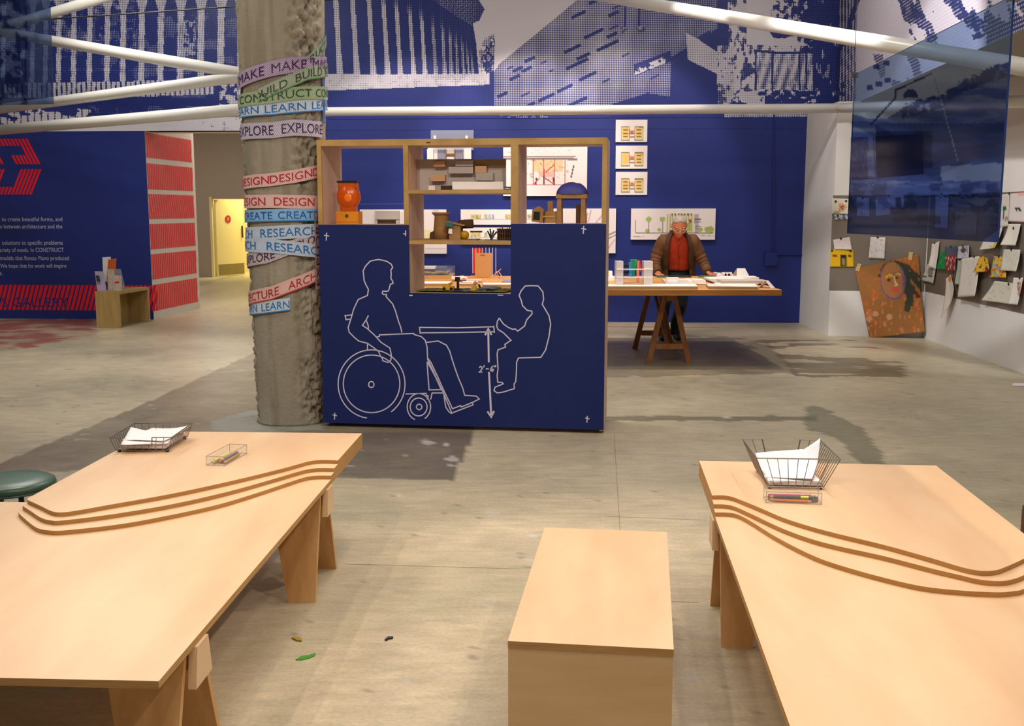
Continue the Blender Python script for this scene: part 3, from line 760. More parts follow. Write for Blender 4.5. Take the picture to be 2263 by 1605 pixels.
T_([(532, 178), (600, 152), (650, 143), (724, 148)], 32, 'MAKE', '#3c2447', '#cfc2d6', '#7a4a8c', 'purple dotted tape lettered MAKE, topmost wound straight round the column', 534, 66, 80, freq=68, slant=1.2, lift=.016)
T_([(572, 212), (640, 180), (680, 162), (724, 153)], 28, 'BUILD', '#2f4330', '#b3bba6', '#87977e', 'grey green tape lettered BUILD slanting over the purple tape', 574, 63, 78, freq=68, slant=.8, lift=.020, edge='#4c8a4a', a_ext=0)
T_([(536, 222), (600, 214), (660, 206), (726, 212)], 28, 'CONSTRUCT', '#2c4a2e', '#a6b694', '#8ba37d', 'green tape lettered CONSTRUCT, lying level above the blue LEARN tape', 535, 155, 165, freq=74, slant=.5, lift=.018)
T_([(538, 246), (600, 241), (660, 235), (726, 232)], 26, 'LEARN', '#1f6fae', '#d6dde8', '#aab9d4', 'blue and white tape lettered LEARN right under the green CONSTRUCT tape', 592, 80, 93, freq=81, slant=.0, lift=.014, edge='#2f86cc')
T_([(534, 292), (600, 288), (650, 282), (706, 286)], 34, 'EXPLORE', '#3a2a58', '#d9d2dc', '#9d90ac', 'purple hatched white tape lettered EXPLORE, alone on bare concrete', 626, 92, 108, freq=74, slant=.6, lift=.014, a_ext=.3)
T_([(538, 405), (600, 397), (650, 390), (696, 380)], 28, 'DESIGN', '#b01f2b', '#e6d5d0', '#d38f8c', 'red hatched tape lettered DESIGN, upper of the two, tilted', 597, 86, 88, freq=81, slant=-.8, lift=.014, a_ext=.5)
T_([(545, 446), (600, 445), (650, 446), (698, 447)], 29, 'DESIGN', '#b01f2b', '#e6d5d0', '#d38f8c', 'red hatched tape lettered DESIGN lying level on the blue CREATE tape', 604, 84, 102, freq=81, slant=-.8, lift=.014, a_ext=.5)
T_([(545, 478), (600, 476), (650, 475), (699, 475)], 27, 'CREATE', '#1b5fa8', '#8fbbe2', '#7aa9d8', 'solid light blue tape lettered CREATE under the red tape', 612, 84, 96, freq=105, slant=0, lift=.014, edge='#2f86cc', a_ext=.5)
T_([(545, 518), (600, 515), (650, 512), (696, 510)], 30, 'RESEARCH', '#1f6fb4', '#d2d9e2', '#9db2cc', 'blue hatched white tape lettered RESEARCH, upper of the two', 571, 123, 145, freq=74, slant=.7, lift=.014, a_ext=.5)
T_([(545, 584), (590, 567), (640, 548), (690, 530)], 30, 'EXPLORE', '#3a2240', '#d6ccd0', '#9c8c98', 'purple hatched tape lettered EXPLORE rising under the blue RESEARCH tapes', 512, 95, 112, freq=74, slant=.6, lift=.014, a_ext=.4)
T_([(545, 541), (600, 544), (650, 549), (694, 554)], 30, 'RESEARCH', '#1f6fb4', '#d0d8e4', '#9ab0ce', 'blue dotted white tape lettered RESEARCH sloping down, lower of the two', 585, 126, 152, freq=62, slant=1.4, lift=.020, a_ext=.5)
T_([(545, 668), (600, 648), (640, 632), (692, 611)], 30, 'ARCHITECTURE', '#a8202a', '#e0c9c2', '#d3968f', 'red tape lettered ARCHITECTURE climbing over the lowest blue tape', 630, 165, 185, freq=81, slant=.5, lift=.016, a_ext=.5, edge='#c0303a')
T_([(545, 683), (580, 680), (610, 676), (641, 672)], 28, 'LEARN', '#1f6fae', '#d4dbe4', '#b0bfd4', 'short blue and white tape lettered LEARN, lowest on the column', 566, 63, 76, freq=81, slant=.3, lift=.014, a_ext=0, edge='#2f86cc')
# vertical strip and narrow blue strip
def vtape(px0, px1, y0, y1, word, ink, ca, cb, label, lift=.016):
    root = thing('printed_tape', label, 'tape', (CC.x, CC.y, 0), 0, 'lettered tapes round the column'); n = 24
    a0, zt = col_px(px0, y0); a1, zb = col_px(px1, y0)
    if a1-a0 < .02: a1 = a0+.05
    an = np.linspace(a0, a1, 6); zs = np.linspace(zt, col_px(px0, y1)[1], n); AN, ZS = np.meshgrid(an, zs)
    r = col_r(AN, ZS)+lift; P = np.stack([CC.x+r*np.sin(AN), CC.y-r*np.cos(AN), ZS], -1)
    b = MB(); b.grid(P); ob = b.build('tape_band', stripe_mat('vt_'+ca[1:], ca, cb, 60, .5), None, True); keep_world(ob, root)
    uvl = ob.data.uv_layers.new(name='UVMap'); vi = np.zeros(len(ob.data.loops), np.int32); ob.data.loops.foreach_get('vertex_index', vi)
    uvl.data.foreach_set('uv', np.stack([(vi % 6)*.012, (vi//6)*.03], -1).astype(np.float32).ravel())
    if word:
        V, Fs = text_mesh(word); H_ = zs[0]-zs[-1]; sc = H_*.9/V[:, 0].max(); hh = V[:, 1].max()
        zv = zs[-1]+.05*H_+V[:, 0]*sc; av = a1-(a1-a0)*(.15+.7*V[:, 1]/hh)
        r = col_r(av, zv)+lift+.003; bb = MB(); bb.add(np.stack([CC.x+r*np.sin(av), CC.y-r*np.cos(av), zv], -1), Fs)
        keep_world(bb.build('lettering', mat('ink_'+ink[1:], ink, .4)), root)
    return root
vtape(693, 704, 470, 640, 'EXPLORE', '#4a2a3c', '#b9a3a3', '#8d7078', 'dark hatched strip hanging upright beside the cabinet, lettered EXPLORE', .022)
vtape(712, 717, 175, 272, None, '#3a62a8', '#4a72b4', '#3f66a8', 'narrow plain blue strip hanging upright near the cabinet top')

# ================================================================== CABINET WITH THE BLUE FRONT
CYAW = -.1284; cu = Vector((math.cos(CYAW), math.sin(CYAW), 0)); cv = Vector((-math.sin(CYAW), math.cos(CYAW), 0))
CW, CHT, CD = 2.148, 2.146, .53
CO = Vector((-.384, 7.859, .018))-cu*CW/2
def PC(px, py, v=0):
    p = at_plane(px, py, CO+cv*v, cv)-CO; return p.dot(cu), p.z
CM = Matrix.Translation(CO) @ Matrix.Rotation(CYAW, 4, 'Z')
def CWp(u, v, z): return CM @ Vector((u, v, z))
cab = thing('display_cabinet', 'plywood shelf cabinet with blue front showing white tape outlines of seated figures', 'cabinet', CO, CYAW)
T = .034; zl, zr, zm = 1.523, 1.532, 1.018
x1, x2, x3, x4 = .655, .692, 1.452, 1.508
def board(name, *a, m=M_cab): return MB().box(*a, m=0, ms=0).build(name, [m], cab, bevel=.002)
E_ = .004
board('side_panel', 0, .02, 0, T, CD, CHT); board('side_panel', CW-T, .02, 0, CW, CD, CHT)
board('top_panel', T, .02, CHT-T, CW-T, CD, CHT)
board('divider', x1, .02, zm-.03, x2, CD, CHT-T); board('divider', x3, .02, zm-.03, x4, CD, CHT-T)
board('shelf', T, .022, zl-.03, x1, CD, zl); board('shelf', x4, .022, zr-.03, CW-T, CD, zr)
for z_ in (1.778, 1.406): board('shelf', x2, .02, z_-.026, x3, CD, z_)
board('shelf', x2, .022, zm-.03, x3, CD, zm)
board('base_panel', T, .022, .02, CW-T, CD, .05)
MB().box(T, CD-.02, .05, CW-T, CD-.004, zm-.03).build('back_panel', M_bluepanel, cab)
# front edges in raw plywood
def edge(*a): return MB().box(*a).build('front_edge', M_cabe, cab)
edge(0, 0, zl, T, .02, CHT); edge(CW-T, 0, zr, CW, .02, CHT); edge(T, 0, CHT-T-.012, CW-T, .02, CHT)
edge(x1, 0, zl, x2, .02, CHT-T-.012); edge(x3, 0, zr, x4, .02, CHT-T-.012)
for z_ in (1.778, 1.406): edge(x2, 0, z_-.026, x3-.0, .02, z_)
fr = MB(); fr.prism([(0, .012), (CW, .012), (CW, zr), (x3, zr), (x3, zm), (x2, zm), (x2, zl), (0, zl)], 0, .02, 0, 1, ax='y')
front = fr.build('front_panel', [M_bluepanel, M_cabe], cab)
front['label'] = 'blue painted front with white tape drawing'
def z3(pts): return [PC(680+x*.3005, 560+y*.3005) for x, y in pts]
def line(pts, w_=.0085, closed=False, name='tape_outline', conv=True):
    b = MB(); b.ribbon(z3(pts) if conv else pts, w_, -.0012, closed=closed); return b.build(name, M_tape, front)
def circ(cx, cy, rx, ry, a0=0, a1=360, n=48): return [(cx+rx*math.cos(R(a0+(a1-a0)*i/n)), cy+ry*math.sin(R(a0+(a1-a0)*i/n))) for i in range(n+1)]
line([(693, 583), (683, 540), (668, 500), (648, 430), (625, 372), (600, 345), (577, 318), (580, 303), (558, 303), (548, 295), (552, 278), (580, 280), (595, 275), (608, 228), (628, 220), (625, 205), (612, 185), (614, 150), (612, 122), (625, 105), (615, 80), (580, 58), (520, 45), (460, 57), (425, 95), (408, 130), (412, 165), (415, 200), (430, 235), (447, 265), (440, 310), (372, 340), (350, 385), (335, 420), (325, 460), (298, 545), (305, 580), (340, 615), (375, 645), (440, 662), (480, 690), (522, 722), (530, 745), (550, 775), (552, 790), (590, 803), (612, 785), (615, 745), (605, 697), (540, 655), (490, 600), (440, 555), (403, 530), (430, 490), (447, 457)])
line([(430, 490), (445, 530), (447, 558)]); line([(322, 453), (275, 458), (283, 488), (318, 483)])
line([(505, 615), (527, 612), (528, 600), (640, 595), (780, 590), (785, 598), (835, 612), (865, 640), (878, 690), (882, 770), (905, 800), (955, 905), (990, 985), (1065, 1143), (1125, 1120), (1130, 1130), (1215, 1095), (1262, 1072), (1240, 1050), (1155, 1045), (1140, 990), (1110, 920), (1085, 850), (1062, 780), (1045, 720), (1020, 675), (960, 645), (875, 655)])
line([(878, 797), (885, 900), (893, 1005), (982, 1003), (940, 910), (880, 797)]); line([(880, 775), (1000, 1030), (1060, 1175), (1215, 1115), (1214, 1103)])
line([(1000, 1030), (1015, 1130), (1038, 1165), (1060, 1180)]); line([(720, 1035), (870, 1030), (875, 1045), (887, 1050), (878, 1075)]); line([(998, 1027), (915, 1027), (905, 1075)])
line(circ(470, 962, 246, 252, 98, 432-18)); line(circ(470, 960, 208, 212)); line(circ(468, 965, 20, 22, n=20))
line(circ(818, 1130, 86, 98, 110, 420)); line(circ(816, 1130, 62, 66, n=32)); line(circ(820, 1130, 20, 20, n=18)); line([(440, 663), (440, 712)])
line([(822, 545), (1100, 548), (1370, 540)]); line([(828, 585), (1100, 582), (1373, 577)]); line([(822, 540), (828, 592)]); line([(1368, 533), (1373, 585)])
line([(1328, 565), (1332, 802)], .014, name='tape_arrow'); line([(1333, 873), (1340, 1000), (1350, 1200)], .014, name='tape_arrow')
line([(1305, 602), (1328, 555), (1352, 600)], .014, name='tape_arrow'); line([(1322, 1163), (1350, 1205), (1370, 1160)], .014, name='tape_arrow')
for pts in ([(1260, 840), (1275, 832), (1285, 845), (1275, 860), (1260, 875), (1285, 872)], [(1300, 822), (1294, 840)], [(1310, 850), (1332, 850)], [(1362, 828), (1348, 845), (1346, 862), (1360, 868), (1366, 855), (1350, 850)], [(1372, 824), (1370, 838)], [(1384, 822), (1382, 838)]):
    line(pts, .0085, name='tape_numeral')
line([(1410, 475), (1418, 490), (1440, 520), (1475, 545), (1510, 560), (1525, 555), (1545, 572), (1595, 535), (1610, 490), (1650, 445), (1648, 425), (1615, 420), (1580, 385), (1570, 345), (1555, 310), (1570, 275), (1600, 240), (1645, 238), (1695, 240), (1730, 285), (1735, 340), (1725, 375), (1740, 400), (1775, 460), (1787, 520), (1775, 610), (1750, 710), (1715, 765), (1550, 770), (1537, 800), (1535, 870), (1530, 945), (1518, 960), (1520, 995), (1440, 1020), (1395, 1027), (1370, 1010), (1378, 985), (1438, 960), (1430, 950), (1398, 948), (1393, 900), (1400, 850), (1393, 740), (1400, 710), (1455, 690), (1450, 670), (1495, 640), (1440, 585), (1400, 560), (1390, 535), (1395, 500), (1409, 476)])
for (cx, cy, s_) in ((740, 919, 6), (1298, 926, 6), (722, 522, 7), (1290, 507, 7)):
    b = MB(); b.ribbon([PC(cx, cy-s_*1.1), PC(cx-1, cy+s_*1.4)], .008, -.0012); b.ribbon([PC(cx-s_*.8, cy-2), PC(cx+s_*.8, cy)], .008, -.0014); b.build('tape_cross', M_tape, front)
b = MB(); b.ribbon([PC(896.5, 509), PC(896.5, 522)], .007, -.0012); b.ribbon([PC(891, 517), PC(898, 517)], .007, -.0014); b.build('tape_cross', M_tape, front)
b = MB(); b.ribbon([PC(904.5, 653), PC(912, 653)], .008, -.0012); b.build('tape_cross', M_tape, front)
line([PC(1100, 652.5), PC(1112, 652.8)], .006, conv=False, name='tape_scrap')
# screw marks on the front edges
MB().box(.0, -.002, 0, .03, 0, .008).build('chipped_mark', M_cardd, cab, loc=(.83, 0, CHT-.03))

# ---- things on the cabinet shelves
def cab_at(px, py, v, z): 
    """world point: pixel column px at depth v of the cabinet, height z"""
    u, _ = PC(px, py, v); return CWp(u, v, z)
CGRP = 'things on the cabinet shelves'
# orange flashing lamp
lamp = thing('barricade_lamp', 'orange barricade warning lamp with round lens on a yellow battery box', 'warning lamp', cab_at(772, 490, .17, zl), CYAW)
M_orange = mat('orange_lens', '#f5670a', .25, trans=.35, noise=.12, scale=14); M_oy = mat('orange_yellow_plastic', '#e08b14', .45, noise=.08)
b = MB(); b.box(-.088, -.06, .003, .088, .06, .098).box(-.082, -.064, .02, .082, -.06, .085)
b.build('battery_box', M_oy, lamp, bevel=.008)
for sx in (-1, 1): MB().box(sx*.035-.018, -.03, .098, sx*.035+.018, .03, .112).build('box_lug', M_oy, lamp, bevel=.004)
MB().lathe([(.012, 0), (.012, .006), (.006, .008)], 12).build('bolt', M_cardd, lamp, loc=(0, -.064, .065), rot=(R(90), 0, 0))
b = MB(); b.tube([(0, -.055, .21), (0, -.02, .21), (0, 0, .21), (0, .02, .21), (0, .055, .21)], [(.070, .082), (.088, .1), (.09, .102), (.088, .1), (.070, .082)], 28)
b.build('lens', M_orange, lamp, True)
MB().box(-.058, -.05, .1, .058, .05, .14).build('lens_collar', M_orange, lamp, bevel=.012); MB().box(-.07, -.05, .27, .07, .05, .315).build('lens_crown', M_orange, lamp, bevel=.012)
MB().box(-.076, -.055, .313, .076, .055, .327).build('cap', M_black, lamp, bevel=.003)
MB().lathe([(.02, 0), (.03, .003), (.018, .008)], 16).build('reflector', mat('lens_bright', '#ff7a1a', .2, noise=.05), lamp, loc=(.01, -.058, .2), rot=(R(90), 0, 0))
# grey wall-relief model on middle top shelf
mdl = thing('facade_model', 'grey board model with small wood and white boxes fixed to it, white strip in front', 'model', CWp(x2, .3, 1.778), CYAW)
def ML(px, py, v=.3): u, z = PC(px, py, v); return u-x2, z-1.778
ua, za = ML(918, 420); ub, zb = ML(1121, 351)
MB().box(ua, 0, .0, ub-.01, .012, zb).build('back_board', M_grey, mdl)
MB().box(ML(1050, 353)[0], -.012, ML(1050, 365)[1], ML(1118, 353)[0], 0, ML(1050, 355)[1]).build('ledge', mat('tan_board', '#a08a62', .6, noise=.1), mdl)
M_lw = mat('model_basswood', '#d3a67c', .55, noise=.08)
for x0, y0, xx, yy, m_ in ((959, 357, 984, 362, M_lw), (959, 363, 984, 367, M_lw), (1007, 355, 1046, 366, M_grey), (992, 369, 1046, 382, M_grey), (1050, 367, 1075, 381, M_lw), (1052, 382, 1090, 398, M_grey), (952, 387, 984, 399, M_lw)):
    a_, c_ = ML(x0, y0, .26), ML(xx, yy, .26); MB().box(a_[0], -.05, c_[1], c_[0], 0, a_[1], 0).box(a_[0], -.052, c_[1]-.004, c_[0], -.046, c_[1]+.003).build('box_volume', m_, mdl)
a_, c_ = ML(1000, 402, .16), ML(1112, 421, .16); MB().box(a_[0], -.15, 0, c_[0], -.135, a_[1]).box(a_[0], -.15, 0, c_[0], -.05, .008).build('white_strip', M_foam, mdl)
a_, c_ = ML(974, 413, .2), ML(1000, 421, .2); MB().box(a_[0], -.1, 0, c_[0]-.004, -.06, .035).build('dark_block', mat('dark_brown_block', '#3a241c', .6, noise=.1), mdl)
a_ = ML(947, 420, .2); MB().box(a_[0], -.1, 0, a_[0]+.05, -.06, .035).build('white_block', M_foam, mdl)
tg = tag(MB().box(-.024, -.003, 0, .024, .003, .024).build('small_label', mat('label_blue', '#27306c', .5, noise=.03), loc=cab_at(1122, 416, .1, 1.7785), rot=(0, 0, CYAW)), 'tiny dark blue caption card on the top middle shelf', 'label')
MB().box(-.018, -.0036, .008, .018, -.003, .014).build('print_line', M_paper, tg)
# cardboard tower group, middle shelf
zs2 = 1.406
bs_ = tag(MB().box(-.25, -.14, 0, .25, .14, .008).build('base_card', M_card, loc=cab_at(985, 533, .2, zs2), rot=(0, 0, CYAW+.05)), 'flat cardboard sheet under the cardboard tower', 'cardboard')
tw = thing('cardboard_tower', 'brown cardboard tube tower with flared rim and leaning flap', 'model', cab_at(976, 530, .2, zs2+.008), CYAW)
b = MB(); b.lathe([(.066, 0), (.060, .08), (.052, .17), (.056, .185), (.052, .185), (.046, .17), (.046, .02)], 20); b.build('tube', M_card, tw, True)
b = MB(); b.lathe([(.056, .178), (.075, .194), (.07, .2), (.05, .186)], 20); b.build('rim', M_card, tw, True)
MB().prism([(-.085, 0), (-.05, 0), (-.055, .06), (-.08, .05)], -.04, -.03, ax='y').build('side_flap', M_cardd, tw)
hs = thing('cardboard_hut', 'cardboard hut with slanted roof, teal patch and white tab', 'model', cab_at(1004, 530, .15, zs2+.008), CYAW)
MB().prism([(-.03, 0), (.055, 0), (.055, .11), (-.03, .125)], -.05, .05, ax='y').build('walls', M_card, hs)
MB().prism([(-.05, .125), (.085, .098), (.09, .108), (-.05, .137)], -.065, .065, ax='y').build('roof', M_card, hs)
MB().prism([(-.06, .10), (.01, .09), (0, .125), (-.045, .13)], -.072, -.066, ax='y').build('teal_patch', mat('teal_paint', '#2b6f60', .6, noise=.2), hs)
MB().prism([(-.035, .045), (-.005, .04), (-.005, .08), (-.03, .08)], -.06, -.052, ax='y').build('white_tab', M_paper, hs)
bk = thing('black_tube_bundle', 'dark cardboard tube with stick resting on a yellow glass bauble', 'model', cab_at(1031, 530, .2, zs2+.008), CYAW)
b = MB(); b.tube([(-.06, 0, .11), (.05, 0, .115)], .034, 14); b.build('dark_tube', M_cardd, bk, True)
MB().box(-.05, -.02, 0, -.03, .02, .08).build('prop', M_cardd, bk); MB().box(.03, -.012, .05, .12, .006, .062).build('stick', M_cardd, bk)
b = MB(); b.lathe([(.012, 0), (.03, .012), (.036, .032), (.03, .052), (.012, .064)], 16); b.build('bauble', mat('yellow_glass', '#d9a70e', .12, trans=.3, noise=.1), bk, True, loc=(-.004, -.06, 0))
tr_ = thing('twig_model', 'small dark forked twig model', 'model', cab_at(1086, 531, .2, zs2), CYAW)
for k_, (dx, h_) in enumerate(((-.03, .07), (-.01, .085), (.018, .075), (.04, .065))):
    b = MB(); b.tube([(0, 0, .004), (dx*.5, .004*k_, h_*.6), (dx, 0, h_)], .0055, 6); b.build('twig', M_black, tr_)
MB().box(-.05, -.02, 0, .05, .02, .005).build('base', M_cardd, tr_)
rk = thing('stick_crate_model', 'dark crate model of upright sticks beside the twig model', 'model', cab_at(1116, 531, .2, zs2), CYAW)
for k_ in range(7):
    MB().box(-.055+.018*k_, -.03, 0, -.048+.018*k_, -.022, .088+.006*(k_ % 3)).build('stick', M_cardd, rk)
for z_ in (.012, .05, .08): MB().box(-.06, -.022, z_, .065, -.016, z_+.008).build('rail', M_cardd, rk)
MB().box(-.055, .02, 0, .06, .028, .085).build('back_wall', M_black, rk)
# mat with toy landscape on the lowest shelf
def matcol(X, Y):
    n_ = fbm(X/9, Y/4, 301, 3); n2_ = fbm(X/5, Y/3, 311, 2)
    c = np.where((n_ > .5)[:, None], np.array(lin('#5f6642'))[None], np.array(lin('#4a4d44'))[None])
    e = np.clip(np.abs(X-1030)/80, 0, 1)[:, None]; c = np.where((e > .6) & (n2_ > .42)[:, None], np.array(lin('#7d8038'))[None], c)
    c = np.where(((n2_ > .6) & (np.abs(X-1040) < 50))[:, None], np.array(lin('#8d949c'))[None], c); return c
mt_ = thing('landscape_mat', 'green and grey painted mat with toy pieces on the lowest shelf', 'mat', cab_at(1030, 640, .24, zm), CYAW)
hwm = .34
P = lerp_grid([CWp(.74, .40, zm+.011), CWp(1.452, .44, zm+.011), CWp(1.40, .04, zm+.011), CWp(.70, .07, zm+.011)], 60, 24)
keep_world(paint_obj('printed_sheet', P, matcol, M_vpaper), mt_)
q4 = [CWp(.70, .07, 0), CWp(1.40, .04, 0), CWp(1.452, .44, 0), CWp(.74, .40, 0)]
b = MB(); b.prism([(v.x, v.y) for v in q4], zm, zm+.01); keep_world(b.build('base_board', mat('mat_edge', '#3c4034', .8, noise=.1)), mt_)
M_ytoy = mat('toy_yellow', '#d9a31c', .4, noise=.05)
ty = thing('toy_digger', 'yellow toy digger with dark arm on the green mat', 'toy', cab_at(992, 636, .16, zm+.012), CYAW)
MB().box(-.045, -.03, .004, .04, .03, .03).box(-.03, -.022, .03, .01, .022, .045).build('body', M_ytoy, ty, bevel=.004)
for sx in (-.03, .025): MB().lathe([(.012, 0), (.012, .008)], 12).build('wheel', M_black, ty, loc=(sx, -.03, .012), rot=(R(90), 0, 0))
b = MB(); b.box(.045, -.012, 0, .085, .012, .012).box(.062, -.012, .012, .078, .012, .075).box(.05, -.014, .07, .085, .014, .1); b.build('arm', M_black, ty)
ty = thing('toy_figure', 'small yellow and brown toy figure on the green mat', 'toy', cab_at(1049, 634, .18, zm+.012), CYAW)
MB().prism([(-.03, 0), (.015, 0), (.02, .03), (-.005, .045), (-.025, .02)], -.015, .015, ax='y').build('body', M_ytoy, ty); b = MB(); b.lathe([(.004, 0), (.014, .008), (.014, .02), (.004, .028)], 12); b.build('head', M_lw, ty, True, loc=(.004, 0, .04))
ty = thing('toy_airplane', 'grey toy airplane lying on the green mat', 'toy', cab_at(1082, 637, .2, zm+.012), CYAW+.3)
b = MB(); b.tube([(-.08, 0, .014), (-.04, 0, .016), (.05, 0, .016), (.09, 0, .014)], [.005, .014, .014, .006], 10); b.build('fuselage', mat('toy_grey', '#6f747a', .4, noise=.05), ty, True)
MB().prism([(-.01, -.08), (.03, -.08), (.02, .08), (-.02, .08)], .012, .018).build('wing', mat('toy_grey', '#6f747a'), ty); MB().prism([(-.08, .012), (-.06, .012), (-.075, .045), (-.09, .045)], -.003, .003, ax='y').build('tail_fin', M_black, ty)
# cardboard cannon and arch, upper side shelf
cn_ = thing('cardboard_cannon', 'brown folded cardboard box with square barrel and chimney', 'model', cab_at(1206, 490, .18, zr), CYAW)
b = MB(); b.prism([(-.10, .015), (-.015, .005), (-.01, .10), (-.05, .128), (-.095, .1)], -.06, .05, ax='y'); b.build('box', M_card, cn_)
MB().prism([(-.088, .03), (-.04, .025), (-.036, .085), (-.082, .088)], -.0625, -.0605, ax='y').build('opening', M_black, cn_)  # flat black plate, shade of the hollow barrel put into its colour
MB().box(-.01, -.05, 0, .09, .04, .09).build('body', M_card, cn_, bevel=.014); MB().box(.015, -.01, .085, .055, .03, .165).build('chimney', M_card, cn_)
MB().box(-.02, -.056, .045, .07, -.05, .056).build('strip', mat('card_strip', '#c09a5a', .7, noise=.1), cn_)
MB().box(-.14, -.07, 0, .08, .06, .004).build('base_sheet', M_paper, cn_)
ar = thing('cardboard_arch', 'cardboard archway on legs with a purple blue paper dome', 'model', cab_at(1264, 490, .2, zr), CYAW)
for x0 in (-.105, .072):
    for y0 in (-.06, .05): MB().prism([(x0-.006, 0), (x0+.034, 0), (x0+.03, .19), (x0, .19)], y0-.012, y0+.012, ax='y').build('leg', M_card, ar)
MB().box(-.115, -.08, .185, .115, .08, .215).build('lintel', M_card, ar); MB().box(.03, -.02, 0, .07, -.01, .14).build('inner_wall', M_cardd, ar)
b = MB(); P = np.zeros((13, 25, 3))
for j in range(13):
    ph = math.pi*j/12; k_ = math.sin(ph)**.6
    for i in range(25):
        a = math.pi*i/24; P[j, i] = (-.118*math.cos(a)*(.35+.65*k_), -.09*math.cos(ph), .215+.088*math.sin(a)*k_*(1+.12*(vnoise(i*.8, j*.9, 5)-.5)))
b.grid(P)
b.build('dome', mat('purple_blue_paper', '#3f3f94', .6, noise=.2, scale=30), ar, True)

# ================================================================== PICTURES ON THE BLUE WALL
WROT = math.atan2(WU.y, WU.x)
def rgb(c): return np.array(lin(c))[None]
def canvas(X, col): return np.repeat(rgb(col), len(X), 0)
def fill(c, mask, col, a=1.):
    k = (np.asarray(mask, float)*a)[:, None]; return c*(1-k)+rgb(col)*k
def picture(x0, y0, xx, yy, label, func, depth=.05, name='wall_drawing', cat='drawing', group='boards on the blue wall', step=1.6, off=.004, edge='#efe6e0'):
    p = BW(x0, yy); root = thing(name, label, cat, wx(p.x, p.z, off), WROT, group)
    a_, c_ = BW(x0, y0, off+depth), BW(xx, yy, off+depth); W_ = (Vector((c_.x, c_.y, 0))-Vector((a_.x, a_.y, 0))).length; H_ = a_.z-c_.z
    ox = (Vector((a_.x, a_.y, 0))-Vector((wx(p.x).x, wx(p.x).y, 0))).dot(WU)
    MB().box(ox, -depth+.001, c_.z-p.z, ox+W_, 0, a_.z-p.z).build('board', mat('board_'+edge[1:], edge, .6, noise=.02), root)
    z1, z0 = a_.z, c_.z; A2 = wx(a_.x, 0, off+depth); 
    def q(s, z): v = Vector((a_.x, a_.y, 0))+WU*s; return (v.x, v.y, z)
    nx = max(6, int((xx-x0)/step)); ny = max(6, int((yy-y0)/step))
    P = lerp_grid([q(0, z1), q(W_, z1), q(W_, z0), q(0, z0)], nx, ny)
    keep_world(paint_obj('print', P, func, M_vcol), root); return root
def house_plan(y0, mid_blank=False, top_red=False):
    def f(X, Y):
        c = canvas(X, '#f4ebe8'); v = Y-y0
        for cx, blank in ((1382, mid_blank), (1412, False)):
            m = (np.abs(X-cx) < 9.6) & rng(v, 14, 46)
            c = fill(c, m, '#e9d9b0'); c = fill(c, m & (np.abs(X-cx) > 8.2), '#a58f62')
            c = fill(c, (np.abs(X-cx) < 9.6) & rng(v, 14, 17), '#8d7c50'); c = fill(c, (np.abs(X-cx) < 9.6) & rng(v, 43.5, 46), '#7d7460')
            c = fill(c, (np.abs(X-cx) < 6.5) & rng(v, 18, 40), '#efc24a', .75)
            if not blank:
                for yy in (22, 30, 37): c = fill(c, (np.abs(X-cx) < 5) & rng(v, yy-1.2, yy+1.2), '#7c5a1e')
        c = fill(c, (np.abs(X-1397) < 5) & rng(v, 22, 32), '#ecb98a'); c = fill(c, (np.abs(X-1397) < 3.6) & rng(v, 25.5, 27.5), '#c8434a'); c = fill(c, (np.abs(X-1397) < 4.5) & rng(v, 29, 31), '#8f6a5a')
        c = fill(c, (np.abs(X-1397) < 5.5) & rng(v, 36, 39), '#9b8f84')
        return c
    return f
for k_, (ya, yb, lb) in enumerate(((265, 314, 'small white plan drawing with two yellow blocks, topmost of the column of three'), (322, 373, 'small white plan drawing whose one yellow block is left plain, middle of three'), (380, 431, 'small white plan drawing with two yellow blocks, lowest of the column of three'))):
    picture(1361, ya, 1430, yb, lb, house_plan(ya, k_ == 1), .02, group='three small plan drawings', step=1.1)
def tree_draw(X, Y):
    c = canvas(X, '#f6eae8')
    c = fill(c, rng(X, 1176, 1245) & rng(Y, 354, 380), '#f0c88a', .8); c = fill(c, rng(X, 1190, 1225) & rng(Y, 380, 392), '#f0b0a0', .8)
    c = fill(c, rng(X, 1100, 1272) & rng(Y, 344.5, 346.5), '#57423c'); c = fill(c, rng(X, 1100, 1275) & rng(Y, 349, 354), '#8d807c')
    for x_ in (1157, 1179, 1202, 1226, 1249): c = fill(c, (np.abs(X-x_) < 1) & rng(Y, 350, 409), '#c23a40')
    c = fill(c, rng(X, 1150, 1280) & rng(Y, 408, 409.6), '#c9767a')
    for a_, b_ in (((1202, 392), (1226, 408)), ((1226, 364), (1206, 380)), ((1179, 408), (1192, 394))): c = fill(c, segd(X, Y, a_, b_) < 1.1, '#c23a40')
    n_ = fbm(X/3.2, Y/3.2, 401, 3); d = np.hypot((X-1205)/55, (Y-375)/26)
    c = fill(c, (n_ > .70) & (d < 1.0), '#8a5a58', .6)
    for a_, b_ in (((1202, 406), (1202, 390)), ((1184, 408), (1186, 394)), ((1224, 408), (1223, 393)), ((1262, 392), (1268, 366))): c = fill(c, segd(X, Y, a_, b_) < 1.3, '#4a3432')
    n2_ = fbm(X/4, Y/2.2, 405, 2); c = fill(c, (n2_ > .8) & (Y < 340), '#8b8a8a', .6)
    return c
picture(1112, 318, 1297, 433, 'large white board with red timber section drawing of a tree', tree_draw, .05)
